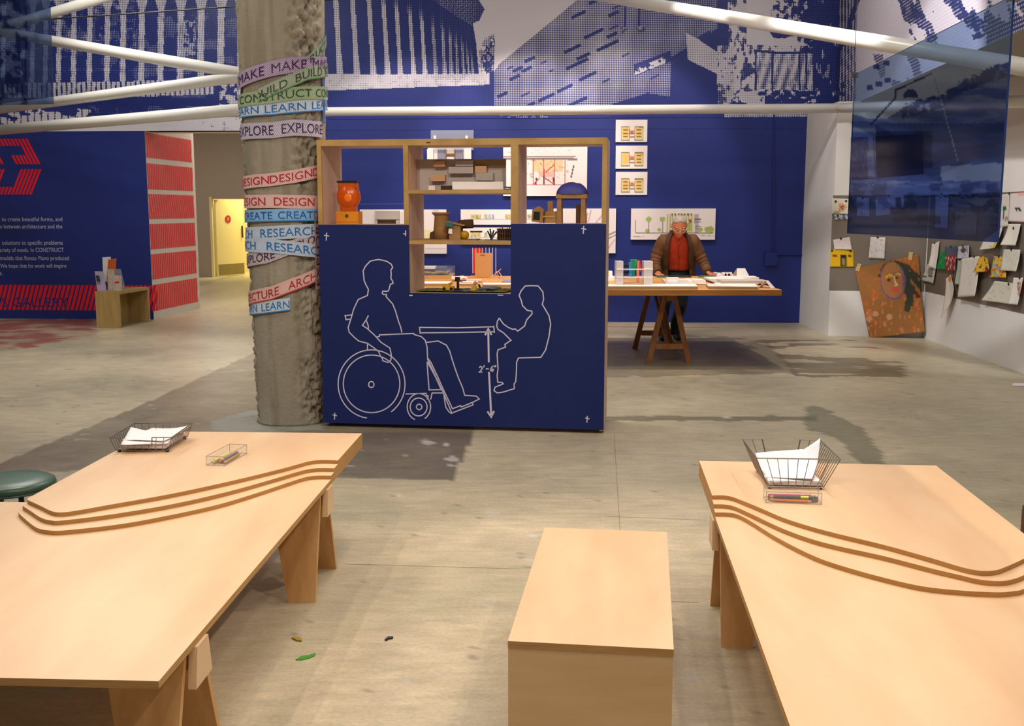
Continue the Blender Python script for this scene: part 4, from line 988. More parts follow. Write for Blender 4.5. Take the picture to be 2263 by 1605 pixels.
def line_draw(X, Y):
    c = canvas(X, '#f6ecea')
    for a_, b_ in (((1290, 548), (1360, 512)), ((1294, 552), (1360, 520))): c = fill(c, segd(X, Y, a_, b_) < 1.4, '#8a7a70')
    for a_, b_ in (((1296, 494), (1298, 470)), ((1300, 490), (1306, 466)), ((1318, 492), (1332, 474)), ((1340, 556), (1358, 530))): c = fill(c, segd(X, Y, a_, b_) < .9, '#b98f84')
    return fill(c, (fbm(X/4, Y/3, 411, 3) > .8), '#d8cac4', .6)
picture(1218, 461, 1360, 560, 'white board of fine diagonal pencil lines', line_draw, .05)
def elev_draw(X, Y):
    c = canvas(X, '#f0e6e4'); n_ = fbm(X/3, Y/3, 421, 3)
    c = fill(c, rng(X, 1474, 1534) & rng(Y, 474, 515), '#e6dcb4'); c = fill(c, rng(X, 1474, 1534) & rng(Y, 474, 515) & (((X-1474) % 6) < 1.4), '#a3986a')
    c = fill(c, rng(X, 1484, 1530) & rng(Y, 472, 476) & (((X-1484) % 7) < 3.5), '#6e6a5a')
    c = fill(c, rng(X, 1535, 1544) & rng(Y, 474, 515), '#b9aebc'); 
    for y_ in (484, 489, 500, 505): c = fill(c, rng(X, 1535, 1549) & rng(Y, y_, y_+2), '#6a6270')
    c = fill(c, segd(X, Y, (1512, 500), (1528, 490)) < 2, '#7d765c'); c = fill(c, np.hypot(X-1525, Y-487) < 3, '#c84a30')
    for cx, cy, r_ in ((1434, 485, 6), (1464, 485, 6), (1431, 511, 4.5), (1457, 508, 4.5), (1547, 508, 5), (1563, 507, 6), (1571, 507, 6.5), (1520, 503, 9), (1513, 508, 5)):
        c = fill(c, (np.hypot(X-cx, Y-cy) < r_*(.7+.7*n_)), '#a9b85a', .95)
    for x_ in (1434, 1464): c = fill(c, (np.abs(X-x_) < .8) & rng(Y, 490, 514), '#7a7466')
    c = fill(c, (np.abs(X-1404) < .9) & rng(Y, 487, 515), '#9a5a58'); c = fill(c, rng(X, 1404, 1576) & rng(Y, 514.3, 516), '#4d4648')
    c = fill(c, rng(X, 1399, 1424) & rng(Y, 522, 524) & (n_ > .4), '#55504e', .8); c = fill(c, rng(X, 1545, 1580) & rng(Y, 520, 523) & (n_ > .5), '#8a8482', .6)
    return c
el = picture(1395, 461, 1580, 530, 'long white elevation drawing with green trees behind the person', elev_draw, .06)
def strip_draw(yb):
    def f(X, Y):
        c = canvas(X, '#f6ecea'); n_ = fbm(X/3, Y/3, 431, 2)
        for x0, xx, col_ in ((1040, 1062, '#dcd38c'), (1070, 1078, '#b9cba0'), (1079, 1086, '#c0c7d8'), (1087, 1092, '#a8b0cc'), (1117, 1130, '#d9c795'), (1152, 1160, '#d85a5e'), (1165, 1180, '#cfd0b0')):
            c = fill(c, rng(X, x0, xx) & rng(Y, yb-14, yb-4), col_); c = fill(c, rng(X, x0, xx) & rng(Y, yb-14, yb-4) & (n_ > .62), '#6a5a40', .6)
        c = fill(c, rng(X, 1025, 1185) & rng(Y, yb-4, yb-2.6), '#cdb4ae'); return c
    return f
picture(1018, 463, 1192, 497, 'long white strip drawing with a row of coloured fronts, upper one', strip_draw(488), .05)
picture(1018, 503, 1192, 539, 'long white strip drawing with pale fronts, lower one', strip_draw(528), .05)
def left_draw(X, Y):
    c = canvas(X, '#f5eae8'); c = fill(c, rng(X, 930, 962) & rng(Y, 508, 530), '#efe0a8', .9); c = fill(c, rng(X, 956, 970) & rng(Y, 464, 479), '#dccfcc')
    n_ = fbm(X/4, Y/3, 441, 3); c = fill(c, (n_ > .6) & rng(Y, 520, 535), '#a99c90', .7); return fill(c, rng(Y, 549, 551) & rng(X, 940, 985), '#bfb4ae', .7)
picture(795, 463, 987, 561, 'wide white board with a pale yellow patch, behind the cardboard tower', left_draw, .05)
# relief model on that board
rp = BW(832, 497); rm = thing('grey_relief_model', 'grey block model on posts fixed to the wide white board', 'model', wx(rp.x, rp.z, .06), WROT)
def RL_(px, py): v = BW(px, py, .06); return (v-wx(rp.x, 0, .06)).dot(WU), v.z-rp.z
a_, c_ = RL_(831, 466), RL_(884, 485); MB().box(a_[0], -.1, c_[1], c_[0], 0, a_[1]).build('block', M_grey, rm)
for px0, px1 in ((832, 836), (877, 884)): a_, c_ = RL_(px0, 485), RL_(px1, 500); MB().box(a_[0], -.09, c_[1], c_[0], 0, a_[1]).build('post', M_grey, rm)
a_, c_ = RL_(884, 468), RL_(890, 497); MB().box(a_[0], -.04, c_[1], c_[0], 0, a_[1]).build('side_panel', M_foam, rm)
a_, c_ = RL_(836, 488), RL_(877, 500); MB().box(a_[0], -.02, c_[1], c_[0], 0, a_[1]).build('inner_panel', mat('brown_board', '#8a6a50', .7, noise=.1), rm)
# wall model of a colonnade with clear top
wp_ = BW(945, 362); wm = thing('colonnade_wall_model', 'white and blue striped wall model under a clear acrylic sheet', 'model', wx(wp_.x, wp_.z, .004), WROT)
def WM(px, py): v = BW(px, py, .05); return (v-wx(wp_.x, 0, .05)).dot(WU), v.z-wp_.z
def blk(name, x0, y0, xx, yy, d0, d1, m): a_, c_ = WM(x0, y0), WM(xx, yy); return MB().box(a_[0], -d1, c_[1], c_[0], -d0, a_[1]).build(name, m, wm)
M_sbl = stripe_mat('blue_white_rods', '#33407e', '#c9c6da', 12, 0, .62)
blk('back_board', 945, 318, 1042, 362, 0, .02, M_foam)
blk('pylon', 945, 330, 959, 362, .02, .12, M_foam); blk('pylon', 1027, 330, 1042, 362, .02, .12, M_foam)
for k_ in range(9):
    x_ = 967+k_*2.1; blk('rod', x_, 328, x_+1, 362, .02, .035, mat('rod_blue', '#3c4a8c', .5)); blk('rod', x_+38.5, 328, x_+39.5, 362, .02, .035, mat('rod_blue', '#3c4a8c', .5))
for x_ in (985, 1004): blk('frame_post', x_, 328, x_+1.6, 362, .02, .06, M_card)
blk('frame_beam', 985, 339, 1005, 341.5, .02, .06, M_card)
acr = mat('clear_acrylic', '#c6cfdd', .05, alpha=.28, spec=.5)
blk('acrylic_sheet', 952, 288, 1047, 332, .06, .066, acr)
for x_ in (959, 1029): blk('bracket', x_, 300, x_+5, 308, .0, .08, M_foam)
# chalk line on the wall
b = MB(); p, q = BW(795, 452, .002), BW(892, 451, .002); b.add([p, q, q+Vector((0, 0, .008)), p+Vector((0, 0, .008))], [[0, 1, 2, 3]]); b.build('chalk_line', mat('chalk', '#5766a8', .9, noise=.2), wb)

# ================================================================== DISPLAY TABLE
TZ = .836
dt = thing('display_table', 'long wooden display table on trestles covered with white architectural models', 'table', (2.0, 10.88, 0))
tp = MB().box(-3.6, 0, TZ-.058, .775, 2.33, TZ, 0, 1); tp.build('table_top', [M_tablewood, mat('table_edge', '#ad7536', .5, col2='#94602a', scale=4, stretch=(.6, 1, 10))], dt, bevel=.002)
def trestle_back(x0):
    t = thing('trestle', 'brown wooden A-frame trestle under the display table' if x0 > 0 else 'brown wooden A-frame trestle hidden behind the cabinet', 'trestle', (x0, 11.37, 0), 0)
    H_ = TZ-.058-.001
    for k_, y_ in enumerate((0, 1.25)):
        for s in (-1, 1):
            b = MB(); top, bot = s*.045, s*.225; b.prism([(bot-.03, 0), (bot+.03, 0), (top+.026, H_), (top-.026, H_)], y_-.022+.05*(s > 0), y_+.022+.05*(s > 0), ax='y'); b.build('leg', M_trestle, t)
        MB().box(-.15, y_-.015, .16, .15, y_+.012, .22).build('stretcher', M_trestle, t)
    MB().box(-.05, -.06, H_-.09, .05, 1.36, H_-.0).build('top_rail', M_trestle, t)
    b = MB(); b.tube([(.0, .1, .18), (.0, 1.15, H_-.14)], [.022, .022], 6); b.build('brace', M_trestle, t); return t
trestle_back(1.70); trestle_back(-.9)
# ---- things on the table
def dtp(px, py, z=TZ): return at_z(px, py, z)
def slab(pxs, z0, th_, label, name='model_base', cat='model base', m=None, ms=None, group='white model bases on the display table'):
    pts = [dtp(x, y, z0+th_) for x, y in pxs]; c = sum(pts, Vector())/len(pts)
    b = MB(); b.prism([(p.x-c.x, p.y-c.y) for p in pts], 0, th_, 0, 1)
    return tag(b.build(name, [m or M_foam, ms or M_foamedge], loc=(c.x, c.y, z0)), label, cat, group)
e = TZ+.0004
slab([(1330, 628), (1331, 633), (1542, 633), (1536, 627)], e, .035, 'long thick white base slab along the front table edge')
slab([(1566, 633), (1676, 634), (1668, 627), (1560, 627)], e, .03, 'thick white base slab beside the tent card')
slab([(1472, 627), (1561, 628), (1545, 617), (1462, 616)], e, .012, 'thin white model plate covered with small blocks', m=mat('pale_grey_card', '#cfc6c4', .6, noise=.05))
slab([(1582, 628), (1676, 628), (1650, 613), (1565, 612)], e, .016, 'thin white model plate under the grey site model', m=M_foam)
random.seed(11)
mb_ = thing('block_model', 'cluster of little white model blocks on the thin plate', 'model', dtp(1510, 621, TZ+.014))
for k_ in range(16):
    q = dtp(random.uniform(1480, 1545), random.uniform(618, 626), TZ+.013)-mb_.location; s_ = random.uniform(.03, .07)
    MB().box(q.x-s_, q.y-.06, -.001, q.x+s_, q.y+.06, random.uniform(.012, .045)).build('block', M_foam, mb_)
sm = thing('site_model', 'grey terraced site model with white roofs beside the tall tent card', 'model', dtp(1625, 622, TZ+.018))
for (px, py, sx, sy, h_, m_) in ((1612, 620, .25, .35, .012, M_grey), (1640, 625, .25, .16, .03, M_grey), (1600, 617, .2, .2, .016, M_foam), (1655, 622, .12, .12, .02, M_foam), (1630, 616, .22, .14, .024, M_foam)):
    q = dtp(px, py, TZ+.018)-sm.location; MB().box(q.x-sx, q.y-sy, 0, q.x+sx, q.y+sy, h_).build('terrace', m_, sm)
for k_, (px, py) in enumerate(((1580, 609), (1588, 610), (1598, 609), (1606, 609), (1613, 609))):
    o = MB(); o.box(-.035, -.05, 0, .035, .05, .02).box(-.02, -.03, .02, .02, .03, .04); tag(o.build('small_white_model', M_foam, loc=dtp(px, py, TZ+.0006)), ('tiny white block model closest to the hand of the person', 'tiny white block model, second from the hand of the person', 'tiny white block model in the middle of the row by the tent card', 'tiny white block model, second from the tall tent card', 'tiny white block model closest to the tall tent card')[k_], 'model', 'tiny white models in a row')
for px, xx, c_, lb in ((1452, 1475, '#3e6a50', 'dark green flat strip near the hand of the person'), (1477, 1522, '#33363c', 'dark grey flat strip in front of the person'), (1545, 1568, '#4a7a4c', 'green flat strip at the far hand of the person')):
    p, q = dtp(px, 613), dtp(xx, 611.5); MBx = MB().box(0, 0, 0, q.x-p.x, .13, .016).box(.01, .02, .016, q.x-p.x-.02, .09, .022)
    tag(MBx.build('flat_strip', mat('strip_'+c_[1:], c_, .5, noise=.1), loc=(p.x, p.y-.06, TZ+.0006)), lb, 'model strip')
def tent(px, py, w_, h_, lb, rz=.2):
    t = thing('tent_card', lb, 'card', dtp(px, py, TZ+.0006), rz, 'white tent cards')
    for s in (-1, 1):
        b = MB(); y0, y1 = s*.07, s*.004
        b.add([(-w_, y0, 0), (w_, y0, 0), (w_*.62, y1, h_), (-w_*.62, y1, h_), (-w_, y0-s*.004, 0), (w_, y0-s*.004, 0), (w_*.62, y1-s*.003, h_), (-w_*.62, y1-s*.003, h_)], [[0, 1, 2, 3], [7, 6, 5, 4], [0, 4, 5, 1], [3, 2, 6, 7], [1, 5, 6, 2], [0, 3, 7, 4]]); b.build('flap', M_paper, t)
    return t
tent(1637, 611, .085, .10, 'tall white tent card at the far side of the display table'); tent(1694, 636, .06, .075, 'small white tent card near the table corner', 1.0)
wbm = thing('white_town_model', 'low white town model partly hidden by the cabinet edge', 'model', dtp(1345, 618, TZ+.0006))
for dx, dy, h_ in ((-.1, 0, .05), (0, .1, .06), (.06, -.1, .045), (-.02, -.15, .04), (.02, .02, .1)):
    MB().box(dx-.05 if h_ < .09 else dx-.02, dy-.06, 0, dx+.05 if h_ < .09 else dx+.02, dy+.06, h_).build('block', M_foam, wbm)
# clear bridge model with coloured curves
bz = TZ+.0358
bm = thing('bridge_model', 'white framed acrylic section model with green and blue curved sheets', 'model', dtp(1399, 628, bz))
def BMx(px): return (px-1399)/2340*11.3
def BMz(py): return max(.001, (626.5-py)/2340*11.3)
M_milk = mat('milky_acrylic', '#e6dede', .25, alpha=.8, noise=.02)
for x0, xx in ((1360, 1375), (1420, 1439)): MB().box(BMx(x0), -.1, .001, BMx(xx), .1, BMz(576)).build('end_panel', M_milk, bm)
for y_ in (592.5, 609.5): MB().box(BMx(1360), -.12, BMz(y_+1.2), BMx(1439), -.1, BMz(y_-.6)).build('cross_bar', M_foam, bm)
for k_, (x0, xx, top, bot, c_) in enumerate(((1388, 1394, 579, 610, '#2f83c4'), (1392, 1400, 573, 612, '#1f8a5c'), (1401, 1407, 573, 600, '#2a9868'), (1407, 1412, 576, 624, '#e08a6a'), (1412, 1415, 576, 600, '#c83a34'))):
    b = MB(); n_ = 10; cur = .03 if k_ in (2, 4) else .008
    pts = [(BMx(x0)+cur*math.sin(math.pi*.5*i/n_)*(-1 if k_ == 2 else 1)*(i/n_)**.5*.8, BMz(top+(bot-top)*i/n_)) for i in range(n_+1)]
    w_ = BMx(xx)-BMx(x0)
    b.prism(pts+[(p[0]+w_, p[1]) for p in pts[::-1]], -.05+.02*k_, .02+.02*k_, ax='y'); b.build('curved_sheet', mat('sheet_'+c_[1:], c_, .35, noise=.04), bm)
for y_, m_ in ((586, M_black), (600, M_black), (613, M_grey)): MB().box(BMx(1375), -.02, BMz(y_+2.4), BMx(1389), .06, BMz(y_-2.4)).build('dark_floor', m_, bm)
MB().box(BMx(1372), -.06, .001, BMx(1420), .08, .012).build('ground_strip', M_lw, bm)
# things seen through the cabinet window
rm_ = thing('red_sheet_model', 'upright red sheet with a row of thin white rods', 'model', dtp(1070, 611, TZ+.0006))
def RX(px): return (px-1070)/2340*12.9
def RZ(py): return (611-py)/2340*12.9
MB().box(RX(1045), 0, RZ(604), RX(1066), .01, RZ(548.5)).build('red_sheet', mat('red_sheet', '#e0301c', .4, noise=.03), rm_)
for k_ in range(8): x_ = 1044+k_*7.4; MB().box(RX(x_), -.02, 0 if k_ > 3 else RZ(604), RX(x_+1), -.014, RZ(547)).build('rod', M_foam, rm_)
MB().box(RX(1040), -.03, 0, RX(1100), .04, .01).build('base', M_lw, rm_)
tb = thing('tan_panel', 'upright tan fibreboard panel in front of the red sheet model', 'panel', dtp(1069, 614, TZ+.0006))
MB().box(RX(1051), 0, .001, RX(1088), .02, RZ(559.5)+.015).build('board', mat('fibreboard', '#c68f58', .7, noise=.06), tb); MB().box(RX(1063), -.006, RZ(561.5), RX(1073), 0, RZ(562)+.006).build('top_slot', M_cardd, tb); MB().box(RX(1056), -.03, 0, RX(1083), .05, .008).build('foot', M_card, tb)
cs = thing('acrylic_case', 'clear acrylic case over a tan landscape model', 'model', dtp(955, 614, TZ+.0006))
MB().box(-.25, -.2, 0, .26, .35, .04).build('base_block', mat('case_base', '#c99a63', .6, noise=.1), cs)
b = MB(); P = np.zeros((10, 14, 3)); gx, gy = np.meshgrid(np.linspace(-.24, .2, 14), np.linspace(.34, -.18, 10)); P[..., 0] = gx; P[..., 1] = gy; P[..., 2] = .041+.05*fbm(gx*9, gy*9, 451, 3)
b.grid(P); b.build('landscape', mat('moss_tan', '#b08a52', .9, col2='#7c7a44', scale=18), cs, True)
MB().box(-.25, -.2, .041, .26, .35, .13).build('clear_cover', mat('case_acrylic', '#b8c0d8', .05, alpha=.16), cs)
MB().box(-.26, .1, .1, .03, .34, .128).build('white_roof', M_foam, cs)
slab([(936, 627), (990, 627), (1000, 622), (936, 622)], e, .03, 'white slab with a little model, seen through the cabinet window')
slab([(1010, 627), (1046, 627), (1046, 625), (1010, 625)], e, .03, 'narrow white slab, foremost of three through the cabinet window')
slab([(1022, 624), (1056, 624), (1056, 621.5), (1022, 621.5)], e, .025, 'narrow white slab, second of three through the cabinet window')
slab([(1030, 620), (1064, 620), (1064, 618), (1030, 618)], e, .025, 'narrow white slab, rearmost of three through the cabinet window')
slab([(1068, 629), (1150, 629), (1150, 625), (1066, 625)], e, .035, 'wide white slab next to three narrow ones through the cabinet window')
pk = thing('pink_paper_model', 'crumpled pale pink paper model between the white slabs', 'model', dtp(1015, 621, TZ+.0006))
b = MB(); gx, gy = np.meshgrid(np.linspace(-.09, .09, 9), np.linspace(.15, -.15, 7)); P = np.stack([gx, gy, .005+.07*fbm(gx*14, gy*10, 461, 2)], -1); b.grid(P); ob = b.build('folded_sheet', mat('pale_pink', '#efd2c6', .7, noise=.04), pk)
sc_ = thing('stick_model', 'small crossed wooden stick model beside the tan panel', 'model', dtp(1098, 617, TZ+.0006))
for a_, c_ in (((-.09, 0, .008), (.03, 0, .1)), ((.03, .03, .008), (-.01, 0, .1)), ((.08, -.02, .008), (.02, 0, .09)), ((-.06, .02, .02), (.07, .02, .03)), ((0, 0, .08), (.05, 0, .12))): b = MB(); b.tube([a_, c_], .005, 6); b.build('stick', M_lw, sc_)
bp_ = tag(slab([(1108, 623), (1128, 623), (1128, 618), (1114, 618)], e, .02, 'pale violet model plate at the edge of the cabinet window', m=mat('violet_plate', '#8a86b4', .6, noise=.1)), 'pale violet model plate at the edge of the cabinet window', 'model')

# ================================================================== PERSON LEANING ON THE DISPLAY TABLE
def remeshed(b, name, m, parent, vox=.009, smooth=4):
    o = b.build(name, m, None); md = o.modifiers.new('r', 'REMESH'); md.mode = 'VOXEL'; md.voxel_size = vox
    if smooth: s_ = o.modifiers.new('s', 'SMOOTH'); s_.factor = .5; s_.iterations = smooth
    bpy.context.view_layer.update(); dg = bpy.context.evaluated_depsgraph_get()
    me = bpy.data.meshes.new_from_object(o.evaluated_get(dg)); o.modifiers.clear(); old = o.data; o.data = me; bpy.data.meshes.remove(old)
    me.polygons.foreach_set('use_smooth', [True]*len(me.polygons)); o.parent = parent; return o
PB = Vector((2.06, 13.5, 0))
man = thing('person', 'grey-haired person in glasses, brown jacket and red shirt leaning on the display table', 'person', PB)
def L(x, y, z): return (x-PB.x, y-PB.y, z)
skin = mat('skin', '#b9714f', .55, noise=.08, scale=20)
HC = Vector(L(2.045, 13.055, 1.452)); HR = Matrix.Rotation(R(30), 4, 'X')
def head_pts(nu=28, nv=20, grow=0., sel=None):
    vs = []
    for j in range(nv+1):
        ph = math.pi*j/nv; z = math.cos(ph); r = math.sin(ph)
        for i in range(nu):
            t = 2*math.pi*i/nu; x = r*math.sin(t); y = -r*math.cos(t)
            w_ = .090 if z > -.1 else .090*(1-.24*min(1, (-z-.1)/.9)**1.5)
            d_ = .108 if y > 0 else .100*(1-.05*max(0, z))
            p = Vector((x*w_, y*d_+(-.006 if (y < 0 and z < -.3) else 0), z*.138))
            if y < -.6*r and r > .2:                                # brow, eye sockets, chin
                if .05 < z < .2: p.y -= .006*(-y)
                if -.12 < z < .05: p.y += .007*(-y)
                if z < -.62: p.y -= .010*(-y)
            vs.append(HC+HR @ (p*(1+grow)))
    return vs, nu, nv
def ring_faces(nu, nv, off=0): return [[off+j*nu+i, off+j*nu+(i+1) % nu, off+(j+1)*nu+(i+1) % nu, off+(j+1)*nu+i][::-1] for j in range(nv) for i in range(nu)]
def HP(x, y, z): return tuple(HC+HR @ Vector((x, y, z)))
body = MB()
vs, nu, nv = head_pts(); body.add(vs, ring_faces(nu, nv))
body.tube([HP(0, -.095, .03), HP(0, -.118, -.012), HP(0, -.126, -.034), HP(0, -.1, -.045)], [.010, .014, .018, .010], 10)       # nose
for s in (-1, 1): body.tube([HP(s*.082, .02, .025), HP(s*.091, .026, .008), HP(s*.089, .024, -.02), HP(s*.08, .016, -.036)], [.009, .013, .012, .008], 8)   # ears
body.tube([HP(-.03, -.096, -.078), HP(0, -.104, -.078), HP(.03, -.096, -.078)], [.006, .010, .006], 8)                              # lips
body.tube([HP(0, .02, -.06), L(2.048, 13.15, 1.335), L(2.05, 13.19, 1.27)], [.062, .066, .085], 16)                              # neck
body.tube([L(2.05, 13.17, 1.31), L(2.052, 13.2, 1.27), L(2.06, 13.27, 1.16), L(2.075, 13.38, 1.0), L(2.09, 13.45, .88), L(2.09, 13.47, .80), L(2.09, 13.48, .74)], [(.06, .05), (.135, .07), (.15, .085), (.14, .085), (.14, .085), (.15, .095), (.12, .08)], 24)
SH = {-1: (1.885, 13.2, 1.275), 1: (2.235, 13.2, 1.275)}; EL = {-1: (1.790, 13.27, 1.05), 1: (2.370, 13.27, 1.045)}; WRI = {-1: (1.808, 13.175, .893), 1: (2.425, 13.165, .893)}
HN = {-1: (1.822, 13.10, .858), 1: (2.462, 13.10, .858)}
for s in (-1, 1):
    body.tube([L(*SH[s]), L(*[(a*.5+c*.5) for a, c in zip(SH[s], EL[s])]), L(*EL[s]), L(*[(a*.5+c*.5) for a, c in zip(EL[s], WRI[s])]), L(*WRI[s])], [.058, .052, .044, .04, .029], 14)
    w_, h_ = Vector(L(*WRI[s])), Vector(L(*HN[s])); d = (h_-w_); d.z = 0; d.normalize(); sd = Vector((d.y, -d.x, 0))
    body.tube([w_, (w_+h_)/2+Vector((0, 0, -.004)), h_], [(.028, .024), (.040, .02), (.044, .016)], 12)
    for k_, (o_, ln, zz_) in enumerate(((-.032, .062, 0), (-.011, .072, .001), (.011, .068, 0), (.031, .052, 0))):    # four fingers
        p0 = h_+sd*o_*.95-d*.01; p1 = p0+d*(ln*.45)+sd*o_*.25+Vector((0, 0, .006)); p2 = p0+d*(ln*.8)+sd*o_*.4-Vector((0, 0, .006)); p3 = p0+d*ln+sd*o_*.45-Vector((0, 0, .011))
        body.tube([p0, p1, p2, p3], [.0105, .0098, .009, .007], 8)
    t0 = w_*.45+h_*.55-sd*(.03*-s*-1); tside = -s
    p0 = w_*.4+h_*.6+sd*(.036*(1 if s < 0 else -1)); p1 = p0+d*.025+sd*(.022*(1 if s < 0 else -1)); p2 = p1+d*.028+sd*(.006*(1 if s < 0 else -1))-Vector((0, 0, .008))
    body.tube([p0, p1, p2], [.013, .0115, .009], 8)                                                                              # thumb
HIP = {-1: (2.005, 13.47, .80), 1: (2.175, 13.47, .80)}; KN = {-1: (1.945, 13.50, .43), 1: (2.165, 13.52, .43)}; AN = {-1: (1.925, 13.56, .09), 1: (2.115, 13.60, .09)}
for s in (-1, 1):
    body.tube([L(*HIP[s]), L(*KN[s]), L(AN[s][0], AN[s][1], .27), L(*AN[s]), L(AN[s][0], AN[s][1]-.06, .035), L(AN[s][0], AN[s][1]-.15, .025)], [.082, .055, .05, .036, .036, .03], 14)
bo = remeshed(body, 'body', skin, man, .0085, 3)
# hair
vs, nu, nv = head_pts(36, 24, .03); hb = MB(); keep = []
inv = HR.inverted()
def hairy(p):
    q = inv @ (Vector(p)-HC); x, y, z = q.x/.095, q.y/.11, q.z/.145
    if y < -.15: return z > .50+.22*(-y)-.22*abs(x)
    if y < .25: return z > -.10-1.2*y if abs(x) > .6 else z > .3
    return z > -.72
fs = ring_faces(nu, nv); keep = [f for f in fs if all(hairy(vs[i]) for i in f)]
hb.add([Vector(v)+Vector((0, 0, .004*(vnoise(v[0]*90, v[1]*90+v[2]*60, 7)-.5))) for v in vs], keep)
hr = hb.build('hair', mat('grey_hair', '#b3aaa3', .75, col2='#857c76', scale=60, stretch=(3, 1, 1)), man, True)
sl = hr.modifiers.new('t', 'SOLIDIFY'); sl.thickness = .006; sl.offset = -1
for s in (-1, 1):
    b = MB(); b.tube([HP(s*.03, -.103, .036), HP(s*.05, -.097, .038)], [.006, .005], 6); b.build('eyebrow', MATS['grey_hair'], man, True)
    b = MB(); b.lathe([(.002, -.009), (.008, -.004), (.009, .002), (.002, .008)], 10); b.build('eye', mat('eye_dark', '#3a2a24', .3), man, True, loc=HP(s*.036, -.092, .006))
gl = MB()
for s in (-1, 1):
    gl.tube([HP(s*.038+.027*math.cos(R(20*i)), -.116, .002+.019*math.sin(R(20*i))) for i in range(18)], .0022, 6, closed=True)
    gl.tube([HP(s*.064, -.115, .008), HP(s*.092, -.05, .014), HP(s*.1, .02, .016)], .0022, 6)
gl.tube([HP(-.012, -.118, .004), HP(0, -.124, .007), HP(.012, -.118, .004)], .0022, 6)
gl.build('glasses', mat('glasses_metal', '#d9cfc4', .25, metal=.6), man, True)
# shirt, jacket, trousers
def loft(rings, th0, n, wob=0, seed=0):
    """rings: (cx, cy, z, half width, half depth, opening half angle in degrees)"""
    P = np.zeros((len(rings), n, 3))
    for j, (cx, cy, z, a, d, op) in enumerate(rings):
        for i in range(n):
            t = R(op)+(2*math.pi-2*R(op))*i/(n-1); w_ = wob*(vnoise(i*.9, z*28, seed)-.5)
            P[j, i] = (cx-PB.x+(a+w_)*math.sin(t), cy-PB.y-(d+w_)*math.cos(t), z)
    return P
def interp_rings(r, k):
    out = []; zs = [q[2] for q in r]
    for z in np.linspace(zs[0], zs[-1], k): out.append(tuple(float(np.interp(z, zs, [q[c] for q in r])) if c != 2 else float(z) for c in range(6)))
    return out
M_jk = mat('brown_jacket', '#6d4a2a', .75, col2='#4f331c', scale=9, bump=.3); M_jp = mat('jacket_front', '#4c3826', .75, noise=.2, scale=8)
M_sh = mat('red_shirt', '#b23a1e', .75, noise=.2, scale=10, bump=.2); M_jn = mat('dark_jeans', '#26303c', .8, noise=.2, scale=12)
sr = interp_rings([(2.09, 13.44, .895, .185, .142, 0), (2.085, 13.42, .96, .192, .155, 0), (2.07, 13.34, 1.08, .19, .14, 0), (2.06, 13.26, 1.2, .19, .13, 0), (2.052, 13.2, 1.29, .16, .105, 0), (2.048, 13.165, 1.345, .085, .085, 0)], 24)
b = MB(); b.grid(loft(sr, 0, 40, .012, 3)[::-1]); b.build('shirt', M_sh, man, True).modifiers.new('t', 'SOLIDIFY').thickness = .004
for k_, z in enumerate((.95, 1.02, 1.09, 1.16, 1.23)):
    q = [r_ for r_ in sr if r_[2] <= z+.02][-1]; b = MB(); b.lathe([(.006, 0), (.006, .003)], 10); b.build('button', mat('button_dark', '#5a1e12', .5), man, loc=(q[0]-PB.x, q[1]-PB.y-q[4]-.006, z), rot=(R(75), 0, 0))
jr = interp_rings([(2.09, 13.44, .785, .225, .17, 36), (2.09, 13.44, .9, .225, .175, 36), (2.07, 13.36, 1.05, .235, .168, 32), (2.06, 13.28, 1.18, .238, .158, 30), (2.055, 13.23, 1.26, .215, .14, 32), (2.05, 13.195, 1.32, .15, .115, 36), (2.048, 13.165, 1.365, .092, .095, 44), (2.046, 13.15, 1.40, .086, .09, 52)], 34)
b = MB(); P = loft(jr, 0, 56, .016, 5)[::-1]; b.grid(P)
b.m = [1 if (i % 55) < 5 or (i % 55) > 49 else 0 for i in range(len(b.f))]
jk = b.build('jacket', [M_jk, M_jp], man, True); sl = jk.modifiers.new('t', 'SOLIDIFY'); sl.thickness = .016; sl.offset = 1
for s in (-1, 1):
    S_, E_2, W_2 = Vector(L(*SH[s])), Vector(L(*EL[s])), Vector(L(*WRI[s])); pts = []; rs = []
    for i in range(25):
        t = i/24; p = S_*(1-t)**2+E_2*2*t*(1-t)*1.0+W_2*t*t; p = p+(E_2-(S_+W_2)/2)*(t*(1-t))*1.4
        pts.append(p); rs.append(.088-.036*t+.008*math.sin(i*1.9)*(t > .25)+.004*math.sin(i*3.1))
    b = MB(); b.tube([S_-Vector((s*.05, 0, -.012))]+pts, [.07]+rs, 20); b.build('sleeve', M_jk, man, True)
    d = (W_2-pts[-4]).normalized(); b = MB(); b.tube([W_2-d*.03, W_2+d*.012], [.052, .044], 16); b.build('cuff', M_jp, man, True)
tr = MB(); tr.tube([L(2.09, 13.445, .915), L(2.09, 13.46, .82), L(2.09, 13.475, .72)], [(.178, .128), (.185, .135), (.13, .1)], 24)
for s in (-1, 1): tr.tube([L(HIP[s][0], HIP[s][1], .8), L((HIP[s][0]+KN[s][0])/2, 13.485, .61), L(*KN[s]), L(AN[s][0], AN[s][1], .22), L(AN[s][0], AN[s][1], .05)], [.102, .09, .076, .07, .072], 18)
remeshed(tr, 'trousers', M_jn, man, .011, 3)
b = MB(); b.tube([L(2.09+.188*math.cos(R(15*i)), 13.445+.142*math.sin(R(15*i)), .905) for i in range(24)], [(.006, .017)]*24, 8, closed=True); b.build('belt', M_black, man, True)
